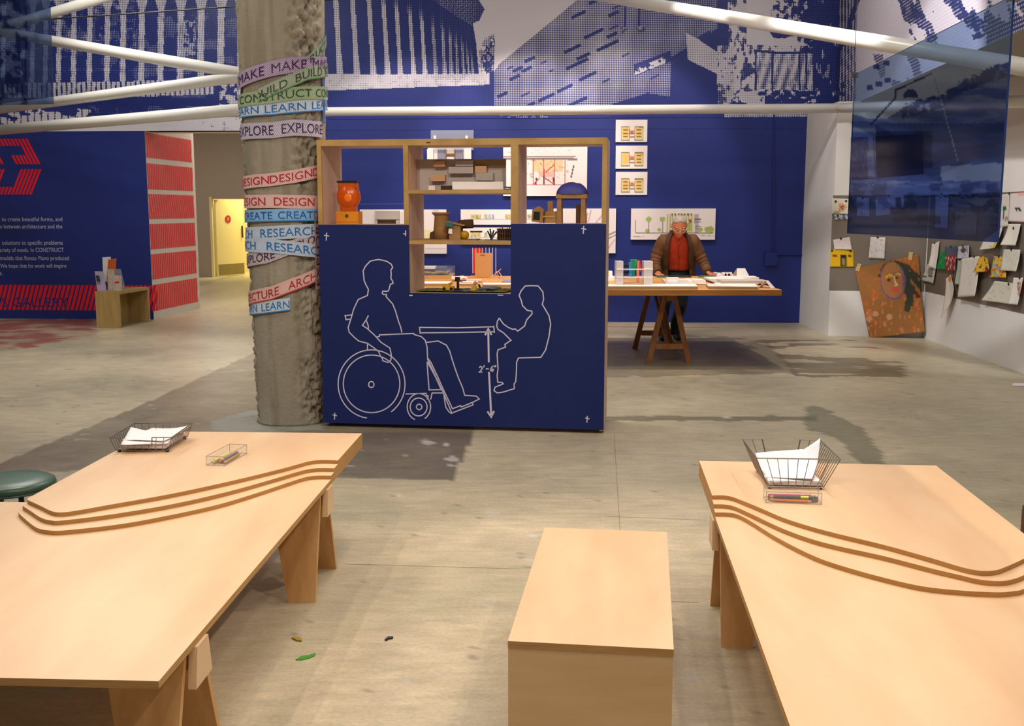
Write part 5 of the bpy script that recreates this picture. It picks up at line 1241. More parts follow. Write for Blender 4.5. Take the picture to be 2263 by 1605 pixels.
for s in (-1, 1):
    x, y = AN[s][0], AN[s][1]; b = MB(); b.tube([L(x, y+.05, .035), L(x, y, .045), L(x-s*-.005, y-.1, .04), L(x+s*.008, y-.19, .03), L(x+s*.01, y-.225, .024)], [(.034, .032), (.045, .045), (.046, .04), (.042, .03), (.025, .02)], 16); b.build('shoe', mat('dark_shoe', '#1d1712', .5, noise=.1), man, True)

# ================================================================== ENTRANCE BENCH AND BROCHURES
M_bench = mat('entrance_plywood', '#b79a62', .55, col2='#a5864f', scale=3, stretch=(6, 6, .8))
q0 = at_z(208, 727, 0); q1 = at_z(266, 726, 0); q2 = at_z(333, 711, 0)
bu = (q1-q0); bw_ = bu.length; bu.normalize(); bv = (q2-q1); bl = bv.length; ang = math.atan2(bv.y, bv.x)
H0 = at_y(266, 645, q1.y).z
eb = thing('plywood_console', 'plywood waterfall console standing before the dark blue entrance wall', 'console', q1, ang)
wd_ = bw_
MB().box(0, 0, 0, .04, wd_, H0-.04).build('end_panel', M_bench, eb, bevel=.002); MB().box(bl-.04, 0, 0, bl, wd_, H0-.04).build('end_panel', M_bench, eb, bevel=.002)
MB().box(0, 0, H0-.04, bl, wd_, H0).build('top_panel', M_bench, eb, bevel=.002); MB().box(.04, wd_-.03, 0, bl-.04, wd_, H0-.04).build('back_panel', M_bench, eb)
def eb_at(px, py): return at_z(px, py, H0+.0005)
t = thing('brochure_holder', 'clear leaning holder with white and orange brochures on the plywood console', 'brochure holder', eb_at(256, 641), -.1)
M_clear = mat('holder_clear', '#cdd3d6', .1, alpha=.3)
MB().prism([(0, 0), (.12, 0), (.0, .30), (-.02, .30)], -.09, .09, ax='x').build('holder_body', M_clear, t)
b = MB(); b.add([(-.19, .02, .12), (-.06, .0, .11), (-.08, .05, .47), (-.21, .07, .46)], [[0, 1, 2, 3]]); o = b.build('white_brochure', M_paper, t); o.modifiers.new('t', 'SOLIDIFY').thickness = .01
b = MB(); b.add([(-.13, -.012, .10), (.0, -.03, .10), (0.02, .02, .45), (-.11, .04, .43)], [[0, 1, 2, 3]]); o = b.build('orange_brochure', mat('orange_print', '#d9601c', .5, noise=.05), t); o.modifiers.new('t', 'SOLIDIFY').thickness = .008
for k_, (x_, h_) in enumerate(((-.03, .30), (.08, .21))):
    b = MB(); b.add([(x_-.06, -.06-.02*k_, .0), (x_+.05, -.07-.02*k_, .0), (x_+.02, -.01-.02*k_, h_), (x_-.08, -.0-.02*k_, h_)], [[0, 1, 2, 3]]); o = b.build('leaflet', mat('leaflet_cream', '#d9d0c4', .6, col2='#b9a894', scale=30), t); o.modifiers.new('t', 'SOLIDIFY').thickness = .012
MB().box(.02, -.082, .09, .085, -.075, .11).build('red_print', M_red, t, rot=(R(-12), 0, 0))
t = thing('leaning_booklet', 'pale violet booklet with dark picture leaning on the plywood console', 'booklet', eb_at(224, 643), -.15)
b = MB(); b.add([(-.06, 0, 0), (.07, -.02, 0), (-.02, .09, .27), (-.15, .11, .27)], [[0, 1, 2, 3]]); o = b.build('cover', mat('pale_violet_card', '#b6aecb', .5, noise=.05), t); o.modifiers.new('t', 'SOLIDIFY').thickness = .03
b = MB(); b.add([(-.06, .02, .13), (.0, .01, .13), (-.04, .055, .215), (-.1, .065, .215)], [[0, 1, 2, 3]]); o = b.build('dark_picture', mat('dark_picture', '#3b3a3c', .5, noise=.2), t, loc=(-.004, -.016, 0))

# ================================================================== ALCOVE: STEEL BAND AND PINNED DRAWINGS
en = (b2-b1).normalized(); enn = Vector((en.y, -en.x, 0)); rnn_d = (b3-b2).normalized(); rnn = Vector((rnn_d.y, -rnn_d.x, 0))
def AE(px, py, off=0): return at_plane(px, py, b1+enn*off, enn)
def AR(px, py, off=0): return at_plane(px, py, b2+rnn*off, rnn)
zt_, zb_ = AE(1840, 432).z, AE(1832, 642).z
b = MB(); L1 = (b2-b1).length
def ep(s, z, o): p = b1+en*s+enn*o; return (p.x, p.y, z)
s0 = (AE(1832, 640)-b1).dot(en)
b.add([ep(s0, zb_, .003), ep(L1-.01, zb_, .003), ep(L1-.01, zt_, .003), ep(s0, zt_, .003), ep(s0, zb_, 0.0005), ep(L1-.01, zb_, .0005), ep(L1-.01, zt_, .0005), ep(s0, zt_, .0005)], [[0, 1, 2, 3], [7, 6, 5, 4], [0, 4, 5, 1], [3, 2, 6, 7], [0, 3, 7, 4], [1, 5, 6, 2]])
b.build('steel_band', M_galv, we)
b = MB()
def rp_(s, z, o): p = b2+rnn_d*s+rnn*o; return (p.x, p.y, z)
zb2 = AR(2150, 668).z; zt2 = AR(2240, 424).z
b.add([rp_(.01, zb2, .003), rp_(11, zb2, .003), rp_(11, zt2, .003), rp_(.01, zt2, .003), rp_(.01, zb2, .0005), rp_(11, zb2, .0005), rp_(11, zt2, .0005), rp_(.01, zt2, .0005)], [[0, 1, 2, 3], [7, 6, 5, 4], [0, 4, 5, 1], [3, 2, 6, 7], [0, 3, 7, 4], [1, 5, 6, 2]])
b.build('steel_band', M_galv, wr)
def sheet_quad(c4, label, func, wall, curl=.03, off=.012, nx=16, ny=16, name='pinned_drawing', cat='drawing', group='drawings pinned on the steel band', magnets=((.5, .06),), mcol='#1d1a18', solid=.002):
    """paper of four photo corners TL TR BR BL lying on a wall plane, curling away from it"""
    A_ = AE if wall == 'e' else AR; nn = enn if wall == 'e' else rnn
    P = lerp_grid([A_(x, y, off) for x, y in c4], nx, ny)
    s = np.linspace(0, 1, nx)[None, :]; t = np.linspace(0, 1, ny)[:, None]
    sd = sum(int(q[0])*7+int(q[1]) for q in c4) % 97
    lift = curl*(t**2)*(.6+.4*np.sin(s*3.2+sd))+.35*curl*np.abs(s-.5)*2*(vnoise(np.array(sd*.37), np.array(1.3), 2)+t)
    P = P+lift[..., None]*np.array(nn)[None, None]
    c = Vector(P.reshape(-1, 3).mean(0)); root = thing(name, label, cat, c, 0, group)
    ob = paint_obj('paper', P, func, M_vpaper); keep_world(ob, root); m_ = ob.modifiers.new('t', 'SOLIDIFY'); m_.thickness = solid; m_.offset = 0
    for (u, v) in magnets:
        p = Vector(P[min(ny-1, int(v*(ny-1))), min(nx-1, int(u*(nx-1)))])+nn*.004
        b = MB(); b.lathe([(.014, 0), (.014, .006), (.009, .008)], 10)
        o = b.build('magnet', mat('magnet_'+mcol[1:], mcol, .4)); o.rotation_euler = nn.to_track_quat('Z', 'Y').to_euler(); o.location = p-c; o.parent = root
    return root
def plain(col_='#cfcac2', marks=0, mc='#6a6470', seed=0, thr=.66, box=None):
    def f(X, Y):
        c = canvas(X, col_)
        if marks:
            n_ = fbm(X/4, Y/4, 500+seed, 3); m_ = n_ > thr
            if box: m_ &= rng(X, box[0], box[2]) & rng(Y, box[1], box[3])
            c = fill(c, m_, mc, marks)
        return c
    return f
def star(X, Y):
    c = canvas(X, '#d2ccb8'); a = np.arctan2(Y-458, X-1861); c = fill(c, np.hypot(X-1861, Y-458) < 6+4*np.cos(a*9), '#b4561e'); return fill(c, rng(Y, 466, 472) & rng(X, 1842, 1856), '#9c8a3c', .8)
sheet_quad([(1839, 438), (1877, 440), (1878, 474), (1838, 472)], 'cream drawing of a rust orange star pinned near the white corner', star, 'e', .01, magnets=((.25, .2), (.8, .15)))
sheet_quad([(1843, 473), (1880, 474), (1880, 485), (1845, 486)], 'glittery silver strip pinned below the orange star', plain('#b8bcc0', .9, '#4a4e58', 3, .5), 'e', .006, magnets=((.2, .3),))
sheet_quad([(1841, 530), (1878, 524), (1882, 552), (1844, 551)], 'small white sheet with faint pink sketch above the yellow flyer', plain('#d2cac4', .25, '#d0a090', 5, .55), 'e', .02)
def yellow_flyer(X, Y):
    c = canvas(X, '#d3a81c'); c = fill(c, rng(X, 1857, 1871) & rng(Y, 562, 588), '#2c2218'); c = fill(c, rng(X, 1840, 1851) & rng(Y, 562, 567), '#8a3a1c'); c = fill(c, np.hypot(X-1878, Y-565) < 3, '#3a2a18'); return fill(c, rng(X, 1861, 1867) & rng(Y, 570, 585), '#a08a5a', .8)
sheet_quad([(1835, 551), (1886, 552), (1887, 590), (1834, 590)], 'bright yellow flyer with dark window pictures', yellow_flyer, 'e', .01, magnets=((.1, .12), (.9, .12)))
sheet_quad([(1924, 524), (1957, 525), (1954, 572), (1919, 570)], 'white sheet with small orange note between flyer and painted portrait', lambda X, Y: fill(fill(canvas(X, '#d0cac6'), rng(X, 1944, 1952) & rng(Y, 530, 534), '#d8883a'), (fbm(X/4, Y/4, 531, 2) > .62) & rng(Y, 532, 560), '#9a8e90', .35), 'e', .02, off=.02)
sheet_quad([(1893, 436), (1921, 438), (1921, 479), (1894, 478)], 'pale pink sheet on the end wall behind the hanging blue sheet', plain('#dcc4c0'), 'e', .01)
sheet_quad([(1934, 434), (1998, 432), (1998, 470), (1936, 478)], 'large pale sheet with dark chimney sketch behind the hanging blue sheet', lambda X, Y: fill(canvas(X, '#d6cac6'), (rng(X, 1978, 1990) & rng(Y, 436, 460)) | ((X > 1965) & (Y > 458)), '#5c4c4c'), 'e', .01)
# brown paper portrait, pinned by its upper corners and curling off the end wall
def portrait(X, Y):
    c = canvas(X, '#8c5f33'); n_ = fbm(X/16, Y/30, 601, 4); n2_ = fbm(X/5, Y/14, 611, 3)
    c = fill(c, (n_ > .45) & (np.abs(X-1970) > 20), '#a0602f', .35); c = fill(c, (n2_ > .64) & (fbm(X/40, Y/50, 621, 2) > .4), '#c0602c', .75)
    c = fill(c, (n2_ > .7) & (Y > 660), '#b8896a', .6)
    cx, cy = 1973+(Y-620)*.06, 620
    face = np.hypot((X-cx)/27, (Y-cy)/41) < 1; ring = (np.abs(np.hypot((X-cx)/27, (Y-cy)/41)-1) < .055) & (Y > 590)
    hair = (np.hypot((X-1975)/30, (Y-612)/32) < 1.12) & (Y < 612) & ~face
    c = fill(c, hair & (n2_ > .35), '#2e3430', .95)
    for pts in ([(1985, 586), (2005, 588), (2028, 612)], [(1995, 592), (2012, 605), (2034, 628)], [(2000, 600), (2010, 630), (2030, 656)], [(2002, 605), (2008, 640), (2014, 672)], [(1998, 612), (2006, 655), (2006, 684)], [(2002, 598), (2022, 618), (2038, 640)]):
        c = fill(c, (polyd(X, Y, pts)+9*(n2_-.5) < 5.2), '#333a30', .95)
    c = fill(c, face, '#9a6a40', .8); c = fill(c, ring, '#6a4a70', .9)
    c = fill(c, polyd(X, Y, [(1957, 613), (1966, 608), (1971, 610)]) < 2, '#d0a020'); c = fill(c, polyd(X, Y, [(1976, 607), (1984, 604), (1990, 608)]) < 2, '#d0a020')
    for q in ((1964, 619), (1982, 614)): c = fill(c, np.hypot((X-q[0])/4, (Y-q[1])/2.8) < 1, '#5c2c22')
    c = fill(c, polyd(X, Y, [(1976, 612), (1979, 624), (1983, 631), (1976, 631)]) < 1.4, '#d8b494'); c = fill(c, np.hypot((X-1978)/9, (Y-641)/5) < 1, '#c04a3c')
    c = fill(c, polyd(X, Y, [(1975, 606), (1990, 600), (1996, 615), (1997, 640)]) < 1.6, '#6a4a78', .8)
    for q in ((1920, 706), (1935, 694), (1966, 700)): c = fill(c, np.hypot(X-q[0], Y-q[1]) < 5+3*n2_, '#cf9a7c', .6)
    return c
A1 = [AE(1889, 594, .02), AE(2030, 562, .02), AE(2048, 733, .16), AE(1922, 749, .14)]
P = lerp_grid(A1, 60, 70); s = np.linspace(0, 1, 60)[None, :]; t_ = np.linspace(0, 1, 70)[:, None]
P = P+(.05*np.sin(math.pi*s)*np.sin(math.pi*t_)+.03*np.sin(t_*5+s*2)*t_)[..., None]*np.array(enn)[None, None]
P[..., 0] -= (.10*np.clip(s-.8, 0, 1)*5*t_)*.25
P[..., 2] = np.maximum(P[..., 2], .01)
bp = thing('painted_portrait', 'big brown paper painting of a face with streaming dark hair, curling off the wall', 'painting', Vector(P.reshape(-1, 3).mean(0)))
ob = paint_obj('brown_paper', P, portrait, M_vpaper); keep_world(ob, bp); ob.modifiers.new('t', 'SOLIDIFY').thickness = .003
for q, rr_ in (((1897, 591), .3), ((2012, 566), .1)):
    p = AE(*q, .03); b = MB(); b.box(-.025, -.004, -.05, .025, 0, .05); o = b.build('masking_tape', mat('masking_tape', '#c0a26a', .7)); o.location = p; o.rotation_euler = (0, rr_, math.atan2(en.y, en.x)); keep_world(o, bp)
# side wall drawings
RG = dict(wall='r')
sheet_quad([(2060, 540), (2077, 533), (2073, 596), (2060, 588)], 'folded white sheet like a long wedge beside the painted portrait', plain('#c9c2ba'), 'r', .04, magnets=((.4, .05),))
sheet_quad([(2050, 584), (2070, 585), (2066, 627), (2041, 620)], 'small drawing with a grey figure and dark line, hung over the portrait edge', lambda X, Y: fill(fill(canvas(X, '#bdb4aa'), np.hypot((X-2056)/6, (Y-600)/10) < 1, '#6f665e', .8), rng(Y, 610, 612), '#3a3430'), 'r', .03, magnets=())
sheet_quad([(2081, 556), (2093, 552), (2095, 596), (2074, 595)], 'green metallic paper triangle', plain('#1c7a3c', .5, '#0e5428', 7, .5), 'r', .03, magnets=())
sheet_quad([(2090, 545), (2117, 544), (2116, 600), (2096, 598)], 'dark purple and red glitter collage', lambda X, Y: fill(fill(canvas(X, '#454a5a'), Y > 566, '#7a2c2c'), (fbm(X/2, Y/2, 541, 2) > .66) & (Y > 566), '#c9b0a4'), 'r', .03, off=.02)
sheet_quad([(2118, 545), (2142, 543), (2146, 570), (2118, 572)], 'pale blue drawing with a dark flower above the long blank sheet', lambda X, Y: fill(fill(canvas(X, '#b4b4ba'), np.hypot(X-2129, Y-553) < 6, '#5a3c44'), fbm(X/3, Y/3, 551, 2) > .66, '#3a4a78', .7), 'r', .02, off=.016)
sheet_quad([(2117, 574), (2128, 572), (2130, 630), (2114, 628)], 'thin pale green strip showing behind the long blank sheet', plain('#9fae9c', .3, '#50705a', 8), 'r', .02, off=.014)
sheet_quad([(2126, 572), (2165, 566), (2168, 655), (2122, 657)], 'long blank white sheet hanging at the middle of the side wall', plain('#cdc6be', .2, '#9a948c', 9, .7), 'r', .05, off=.04, magnets=((.75, .06),))
sheet_quad([(2092, 616), (2102, 607), (2116, 640), (2096, 704)], 'white diamond-shaped sheet with an orange clip hanging below the band', lambda X, Y: fill(canvas(X, '#c8c0b6'), np.hypot((X-2099)/3.5, (Y-617)/7) < 1, '#d8801c'), 'r', .06, off=.03, magnets=())
def crab(X, Y):
    c = canvas(X, '#c9a032'); c = fill(c, inpoly(X, Y, [(2178, 590), (2192, 596), (2190, 612), (2176, 606)]), '#d03a2c'); c = fill(c, inpoly(X, Y, [(2183, 594), (2190, 598), (2188, 608), (2182, 605)]), '#3a1c18'); return fill(c, fbm(X/4, Y/5, 561, 2) > .66, '#5a2c14')
sheet_quad([(2167, 563), (2184, 572), (2192, 600), (2160, 602)], 'yellow paper with red and black shapes beside the long blank sheet', crab, 'r', .03, off=.05, magnets=())
def multi(X, Y):
    c = canvas(X, '#c8a83c'); c = fill(c, fbm(X/4, Y/4, 571, 2) > .55, '#c8481c'); c = fill(c, (fbm(X/5, Y/5, 575, 2) > .6) & (X < 2210), '#5aa0b8'); return fill(c, (fbm(X/4, Y/4, 579, 2) > .66), '#b8c83a')
sheet_quad([(2197, 566), (2222, 568), (2228, 614), (2190, 613)], 'busy yellow, orange and turquoise child drawing', multi, 'r', .02, off=.02)
sheet_quad([(2219, 551), (2256, 552), (2255, 600), (2215, 598)], 'white sheet with faint writing covering the busy child drawing', plain('#c6c2b6', .3, '#8a867e', 10, .66), 'r', .03, off=.04)
sheet_quad([(2200, 621), (2240, 626), (2238, 673), (2178, 664)], 'wide cream sheet, lowest on the steel band', plain('#c5c2b2', .5, '#8a8680', 12, .74), 'r', .03, off=.02, magnets=((.8, .1),))
sheet_quad([(2241, 614), (2262, 614), (2255, 674), (2236, 672)], 'narrow white sheet with red printed column at the end of the band', lambda X, Y: fill(canvas(X, '#d0ccc4'), rng(X, 2249, 2256) & rng(Y, 625, 655) & (fbm(X/2, Y/3, 581, 2) > .4), '#9a4a4c'), 'r', .03, off=.03, magnets=((.7, .06),))
sheet_quad([(2230, 495), (2257, 495), (2252, 543), (2225, 541)], 'plain white sheet below the pink-edged drawing', plain('#cfc9bd'), 'r', .05, off=.02, magnets=((.5, .2),))
sheet_quad([(2176, 530), (2218, 500), (2214, 548), (2172, 552)], 'white sheet with yellow squiggle under the corner of the hanging blue sheet', lambda X, Y: fill(canvas(X, '#cbc6be'), (np.abs(Y-541) < 5) & (fbm(X/3, Y/3, 591, 2) > .45) & (X < 2205) & (X > 2187), '#b8a820'), 'r', .05, off=.02, magnets=())
def bird(X, Y):
    c = canvas(X, '#cfc9c6'); c = fill(c, (Y < 430.5) | (Y > 488), '#d49a98'); c = fill(c, polyd(X, Y, [(2243, 462), (2248, 459), (2246, 466), (2252, 460), (2253, 467), (2256, 464)]) < 1.6, '#2a2628'); return c
sheet_quad([(2232, 428), (2275, 424), (2275, 492), (2230, 490)], 'white drawing with pink edges and a little black bird', bird, 'r', .01, magnets=((.02, .05),))
sheet_quad([(2214, 430), (2231, 428), (2230, 500), (2212, 503)], 'white strip drawing of a green flower beside the pink-edged drawing', lambda X, Y: fill(fill(fill(canvas(X, '#c9c4bc'), np.hypot(X-2220, Y-461) < 4.5, '#1c5a28'), polyd(X, Y, [(2219, 465), (2218, 482)]) < 1.4, '#3a3a34'), polyd(X, Y, [(2220, 486), (2226, 480), (2222, 490), (2228, 486)]) < 1.1, '#5a5450'), 'r', .01, magnets=())
sheet_quad([(2068, 430), (2098, 428), (2096, 506), (2070, 504)], 'tall white sheet on the side wall behind the hanging blue sheet', plain('#cfc6c4'), 'r', .02)
sheet_quad([(2110, 470), (2160, 468), (2160, 520), (2112, 520)], 'tan sheet on the side wall behind the hanging blue sheet', plain('#a89a80', .4, '#7a6a50', 14, .55), 'r', .02)
# window-like framed picture behind the sheet
def grilled(X, Y):
    c = canvas(X, '#5c5c74'); c = fill(c, fbm(X/6, Y/6, 595, 3) > .55, '#9a94a0', .8); c = fill(c, (np.abs(X-1893) < 1.2) | (np.abs(Y-318) < 1) | (np.abs(Y-357) < 1), '#c8603c'); return fill(c, X > 1918, '#e0c4c0')
sheet_quad([(1880, 304), (1930, 302), (1934, 394), (1882, 396)], 'framed picture with an orange grid behind the hanging blue sheet', grilled, 'e', .004, magnets=(), name='framed_picture', cat='picture', group=None, solid=.012)
sheet_quad([(1934, 302), (2040, 296), (2040, 384), (1938, 392)], 'dark navy poster behind the hanging blue sheet', plain('#1c2350'), 'e', .004, magnets=(), name='poster', cat='poster', group=None)
tag(MB().prism([(0, 0), (.5, -.02), (.5, .16), (.06, .13)], 0, .003).build('paper_on_floor', M_paper, loc=at_z(2238, 853, .0005)), 'sheet of white paper lying on the floor by the side wall', 'paper')

# ================================================================== HANGING PRINTED ACRYLIC SHEETS
def acrylic_mat(name):
    m = bpy.data.materials.new(name); m.use_nodes = True; nt = m.node_tree; nt.nodes.remove(nt.nodes['Principled BSDF'])
    out = nt.nodes['Material Output']; at = nt.nodes.new('ShaderNodeAttribute'); at.attribute_name = 'Col'
    tr = nt.nodes.new('ShaderNodeBsdfTransparent'); df = nt.nodes.new('ShaderNodeBsdfDiffuse'); gl = nt.nodes.new('ShaderNodeBsdfGlossy'); gl.inputs['Roughness'].default_value = .08
    nt.links.new(at.outputs['Color'], tr.inputs[0]); nt.links.new(at.outputs['Color'], df.inputs[0])
    mx = nt.nodes.new('ShaderNodeMixShader'); mx.inputs[0].default_value = .16; nt.links.new(tr.outputs[0], mx.inputs[1]); nt.links.new(df.outputs[0], mx.inputs[2])
    m2 = nt.nodes.new('ShaderNodeMixShader'); m2.inputs[0].default_value = .035; nt.links.new(mx.outputs[0], m2.inputs[1]); nt.links.new(gl.outputs[0], m2.inputs[2]); nt.links.new(m2.outputs[0], out.inputs[0])
    MATS[name] = m; return m
M_acp = acrylic_mat('printed_acrylic')
VP = (1283, 470)
def dock(X, Y):
    """blue photograph of a harbour street, ink density 0..1"""
    n1 = fbm(X/30, Y/22, 701, 4); n2 = fbm(X/9, Y/9, 711, 4); n3 = fbm(X/4, Y/4, 721, 2)
    n4 = fbm(X/60, Y/12, 741, 4)
    sky = np.full(X.shape, .22)+.06*(n1-.5)
    hz = np.interp(X, [1876, 1920, 1960, 2000, 2080, 2130, 2230], [250, 262, 262, 235, 215, 178, 140])
    d = np.where(Y > hz, .46+.35*(n4-.45), sky)
    d = np.where((Y > 272) & (Y < 400) & (X > 1935), .66+.3*(n4-.5), d)
    d = np.where((Y > 290) & (Y < 372) & rng(X, 1935, 2060), .86, d)
    d = np.where((Y > 360+(2213-X)*.06) & (Y < 400) & (X > 2080), .40, d)
    d = np.where(Y > 400, .50+.4*(n4-.45), d); d = np.where(Y > 478, .64+.3*(n4-.5), d)
    d = np.where((np.abs(Y-430-n2*8) < 2) & (X > 2040), .9, d)
    d = np.where((Y > hz-26*np.clip(n2-.35, 0, 1)) & (Y < hz+25) & (X > 1990) & (n2 > .42), .72, d)
    d = np.where((Y > 405) & (Y < 500) & (n1 > .58), d+.22, d)
    d = np.where(polyd(X, Y, [(1925, 275), (1980, 215), (1978, 200), (2058, 163)]) < 2.2, .85, d)
    d = np.where(polyd(X, Y, [(2066, 175), (2085, 240), (2118, 360)]) < 1.3, .35, d)
    d = np.where(rng(Y, 196, 216) & (np.hypot((X-2012)/16, (Y-215)/18) < 1), .8, d)
    for x0, y0 in ((1915, 188), (1935, 180), (1955, 172), (1930, 142), (1952, 134)): d = np.where(rng(X, x0, x0+14) & rng(Y, y0, y0+11), .7, d)
    return np.clip(d, 0.1, 1)
def ink(d):
    lo = np.array(lin('#bcd6ea')); mid = np.array(lin('#41579c')); hi = np.array(lin('#10163c')); d = d[:, None]
    return np.where(d < .5, lo+(mid-lo)*d*2, mid+(hi-mid)*(d-.5)*2)
def hang(name, c4, func, label, wires, nx=120, ny=140, th_=.008, dark=True):
    c4 = [Vector(c) for c in c4]; n = (c4[1]-c4[0]).cross(c4[3]-c4[0]).normalized()
    bot = (c4[2]+c4[3])/2; root = thing(name, label, 'acrylic sheet', bot)
    P = lerp_grid(c4, nx, ny); X, Y = project(P.reshape(-1, 3))
    b = MB(); b.grid(P); o = b.build('printed_face', M_acp); set_cols(o, ink(func(X, Y))); keep_world(o, root)
    # sheet edges
    c8 = [c+n*th_ for c in c4]; b = MB(); vs = c4+c8
    b.add(vs, [[0, 1, 5, 4], [1, 2, 6, 5], [2, 3, 7, 6], [3, 0, 4, 7]]); keep_world(b.build('sheet_edge', mat('acrylic_edge', '#27407e', .2, spec=.5)), root)
    for k_ in wires:
        p = c4[k_]; b = MB(); b.tube([p+Vector((0, 0, -.01)), Vector((p.x, p.y, 6.0))], .0022, 6); keep_world(b.build('wire', M_steel), root)
        b = MB(); b.box(p.x-.02, p.y-.015, p.z-.02, p.x+.02, p.y+.015, p.z+.012); keep_world(b.build('clamp', M_steel), root)
    return root
df_ = 6.6; dn_ = df_/1.57
pa, pd = at_y(1878, 165, df_), at_y(1881, 516, df_); pb = at_y(2226, -18, dn_); pc_ = at_y(2216, 536, dn_)
pa.x = pd.x = (pa.x+pd.x)/2; pb.x = pc_.x = (pb.x+pc_.x)/2; pb.z = pa.z
hang('hanging_printed_sheet', [pa, pb, pc_, pd], dock, 'large blue see-through photo print of a harbour street hung on wires', (0, 1))
def dock2(X, Y):
    n1 = fbm(X/20, Y/20, 731, 4); return np.clip(np.where((X < 60) & (n1 > .5), .75, .34+.25*(n1-.4)), .1, 1)
hang('hanging_printed_sheet', [at_y(-150, -120, 9.5), at_y(106, -120, 9.4), at_y(118, 230, 9.4), at_y(-150, 236, 9.5)], dock2, 'pale blue see-through print hung before the colonnade mural', (1,), 60, 60)

# ================================================================== DRAWING TABLES
t_l = .0167
ZB = .467                                                         # top of base board
def offs(poly, c): return [(p.x-c.x, p.y-c.y) for p in poly]
def catmull(pts, k=5):
    out = []; P = [Vector(p) for p in pts]; n = len(P)
    for i in range(n-1):
        a, b_, c, d = P[max(i-1, 0)], P[i], P[i+1], P[min(i+2, n-1)]
        for j in range(k):
            t = j/k; out.append(.5*((2*b_)+(c-a)*t+(2*a-5*b_+4*c-d)*t*t+(3*b_-a-3*c+d)*t*t*t))
    return out+[P[-1]]
def drawing_table(name, label, base, layers, grain):
    """base: world outline; layers: (level, outline)"""
    c = Vector((sum(p.x for p in base)/len(base), sum(p.y for p in base)/len(base), 0))
    root = thing(name, label, 'table', c)
    b = MB(); b.prism(offs(base, c), ZB-.021, ZB, 0, 1); b.build('base_board', [grain, M_edge], root, bevel=.0008)
    for k_, pl in layers:
        b = MB(); b.prism(offs(pl, c), ZB+t_l*(k_-1)+.0002, ZB+t_l*k_, 0, 1); b.build('contour_layer', [grain, M_mdf], root)
    return root
LT = Vector((-.768, 5.320, 0)); ly = -.046; lu = Vector((math.cos(ly), math.sin(ly), 0)); lv = Vector((-math.sin(ly), math.cos(ly), 0))
z1 = lambda pts: [(x*.4392, 900+y*.4392) for x, y in pts]
curvL = {3: [(110, 455), (200, 495), (255, 522), (300, 530), (380, 522), (560, 490), (860, 437), (1150, 375), (1400, 315), (1500, 288), (1560, 272), (1620, 266), (1690, 268)],
         2: [(95, 485), (150, 520), (205, 556), (255, 570), (320, 570), (560, 540), (860, 490), (1150, 425), (1400, 355), (1520, 320), (1590, 308), (1676, 308)],
         1: [(78, 520), (140, 575), (185, 607), (240, 620), (330, 620), (600, 590), (850, 545), (1100, 490), (1300, 430), (1450, 380), (1540, 352), (1600, 345), (1665, 345)]}
wL, lL = 1.096, 2.78
def inLT(p): q = p-LT; return q.dot(lu), q.dot(lv)
def LTw(u, v): p = LT+lu*u+lv*v; return Vector((p.x, p.y, 0))
layL = []
vleft = 0
for k_ in (1, 2, 3):
    c_ = [at_z(x, y, ZB+t_l*k_) for x, y in z1(curvL[k_])]; c_ = catmull(c_, 5)
    uv = [inLT(p) for p in c_]; uv = [(min(0, max(-wL, u)), v) for u, v in uv]
    uv[0] = (-wL, uv[0][1]); uv[-1] = (0, uv[-1][1]); vleft = uv[0][1] if k_ == 1 else vleft
    layL.append((k_, [LTw(u, v) for u, v in uv]+[LTw(0, 0), LTw(-wL, 0)]))
ve = inLT(at_z(30, 1110, ZB))[1]
baseL = [LTw(0, 0), LTw(-wL, 0), LTw(-wL, ve), LTw(-wL-.75, ve), LTw(-wL-.75, -lL), LTw(0, -lL)]
M_plyL = mat('maple_veneer_along', '#e0c29b', .42, col2='#d8b189', scale=1.6, stretch=(4, .9, 3), detail=6)
drawing_table('drawing_table', 'low maple drawing table with three stepped contour layers, next to the round green stool', baseL, layL, M_plyL)
RT = Vector((.854, 4.719, 0)); ry = -.087; ru = Vector((math.cos(ry), math.sin(ry), 0)); rv = Vector((-math.sin(ry), math.cos(ry), 0))
def inRT(p): q = p-RT; return q.dot(ru), q.dot(rv)
def RTw(u, v): p = RT+ru*u+rv*v; return Vector((p.x, p.y, 0))
z2 = lambda pts: [(1500+x*.4142, 940+y*.4142) for x, y in pts]
curvR = {3: [(183, 375), (230, 374), (275, 380), (320, 395), (430, 440), (560, 495), (700, 540), (850, 580), (1100, 640), (1350, 710), (1500, 755), (1580, 773), (1640, 778), (1700, 772), (1760, 750), (1842, 712), (1935, 665)],
         2: [(186, 422), (240, 423), (300, 435), (400, 480), (550, 550), (700, 605), (850, 645), (1100, 700), (1350, 765), (1500, 800), (1600, 823), (1700, 832), (1770, 825), (1842, 800), (1960, 735)],
         1: [(190, 466), (250, 466), (310, 475), (380, 510), (500, 585), (620, 650), (750, 710), (900, 760), (1100, 815), (1300, 860), (1500, 882), (1640, 890), (1720, 892), (1790, 885), (1842, 873), (1985, 800)]}
wR = 1.048; layR = []
for k_ in (1, 2, 3):
    c_ = catmull([at_z(x, y, ZB+t_l*k_) for x, y in z2(curvR[k_])], 5)
    uv = [inRT(p) for p in c_]; uv = [(max(0, min(wR, u)), v) for u, v in uv]; uv[0] = (0, uv[0][1])
    while len(uv) > 2 and uv[-2][0] >= wR-.001: uv.pop()
    uv[-1] = (wR, uv[-1][1])
    layR.append((k_, [RTw(u, v) for u, v in uv]+[RTw(wR, 0), RTw(0, 0)]))
baseR = [RTw(0, 0), RTw(wR, 0), RTw(wR, -1.25), RTw(wR+.75, -1.25), RTw(wR+.75, -lL), RTw(0, -lL)]
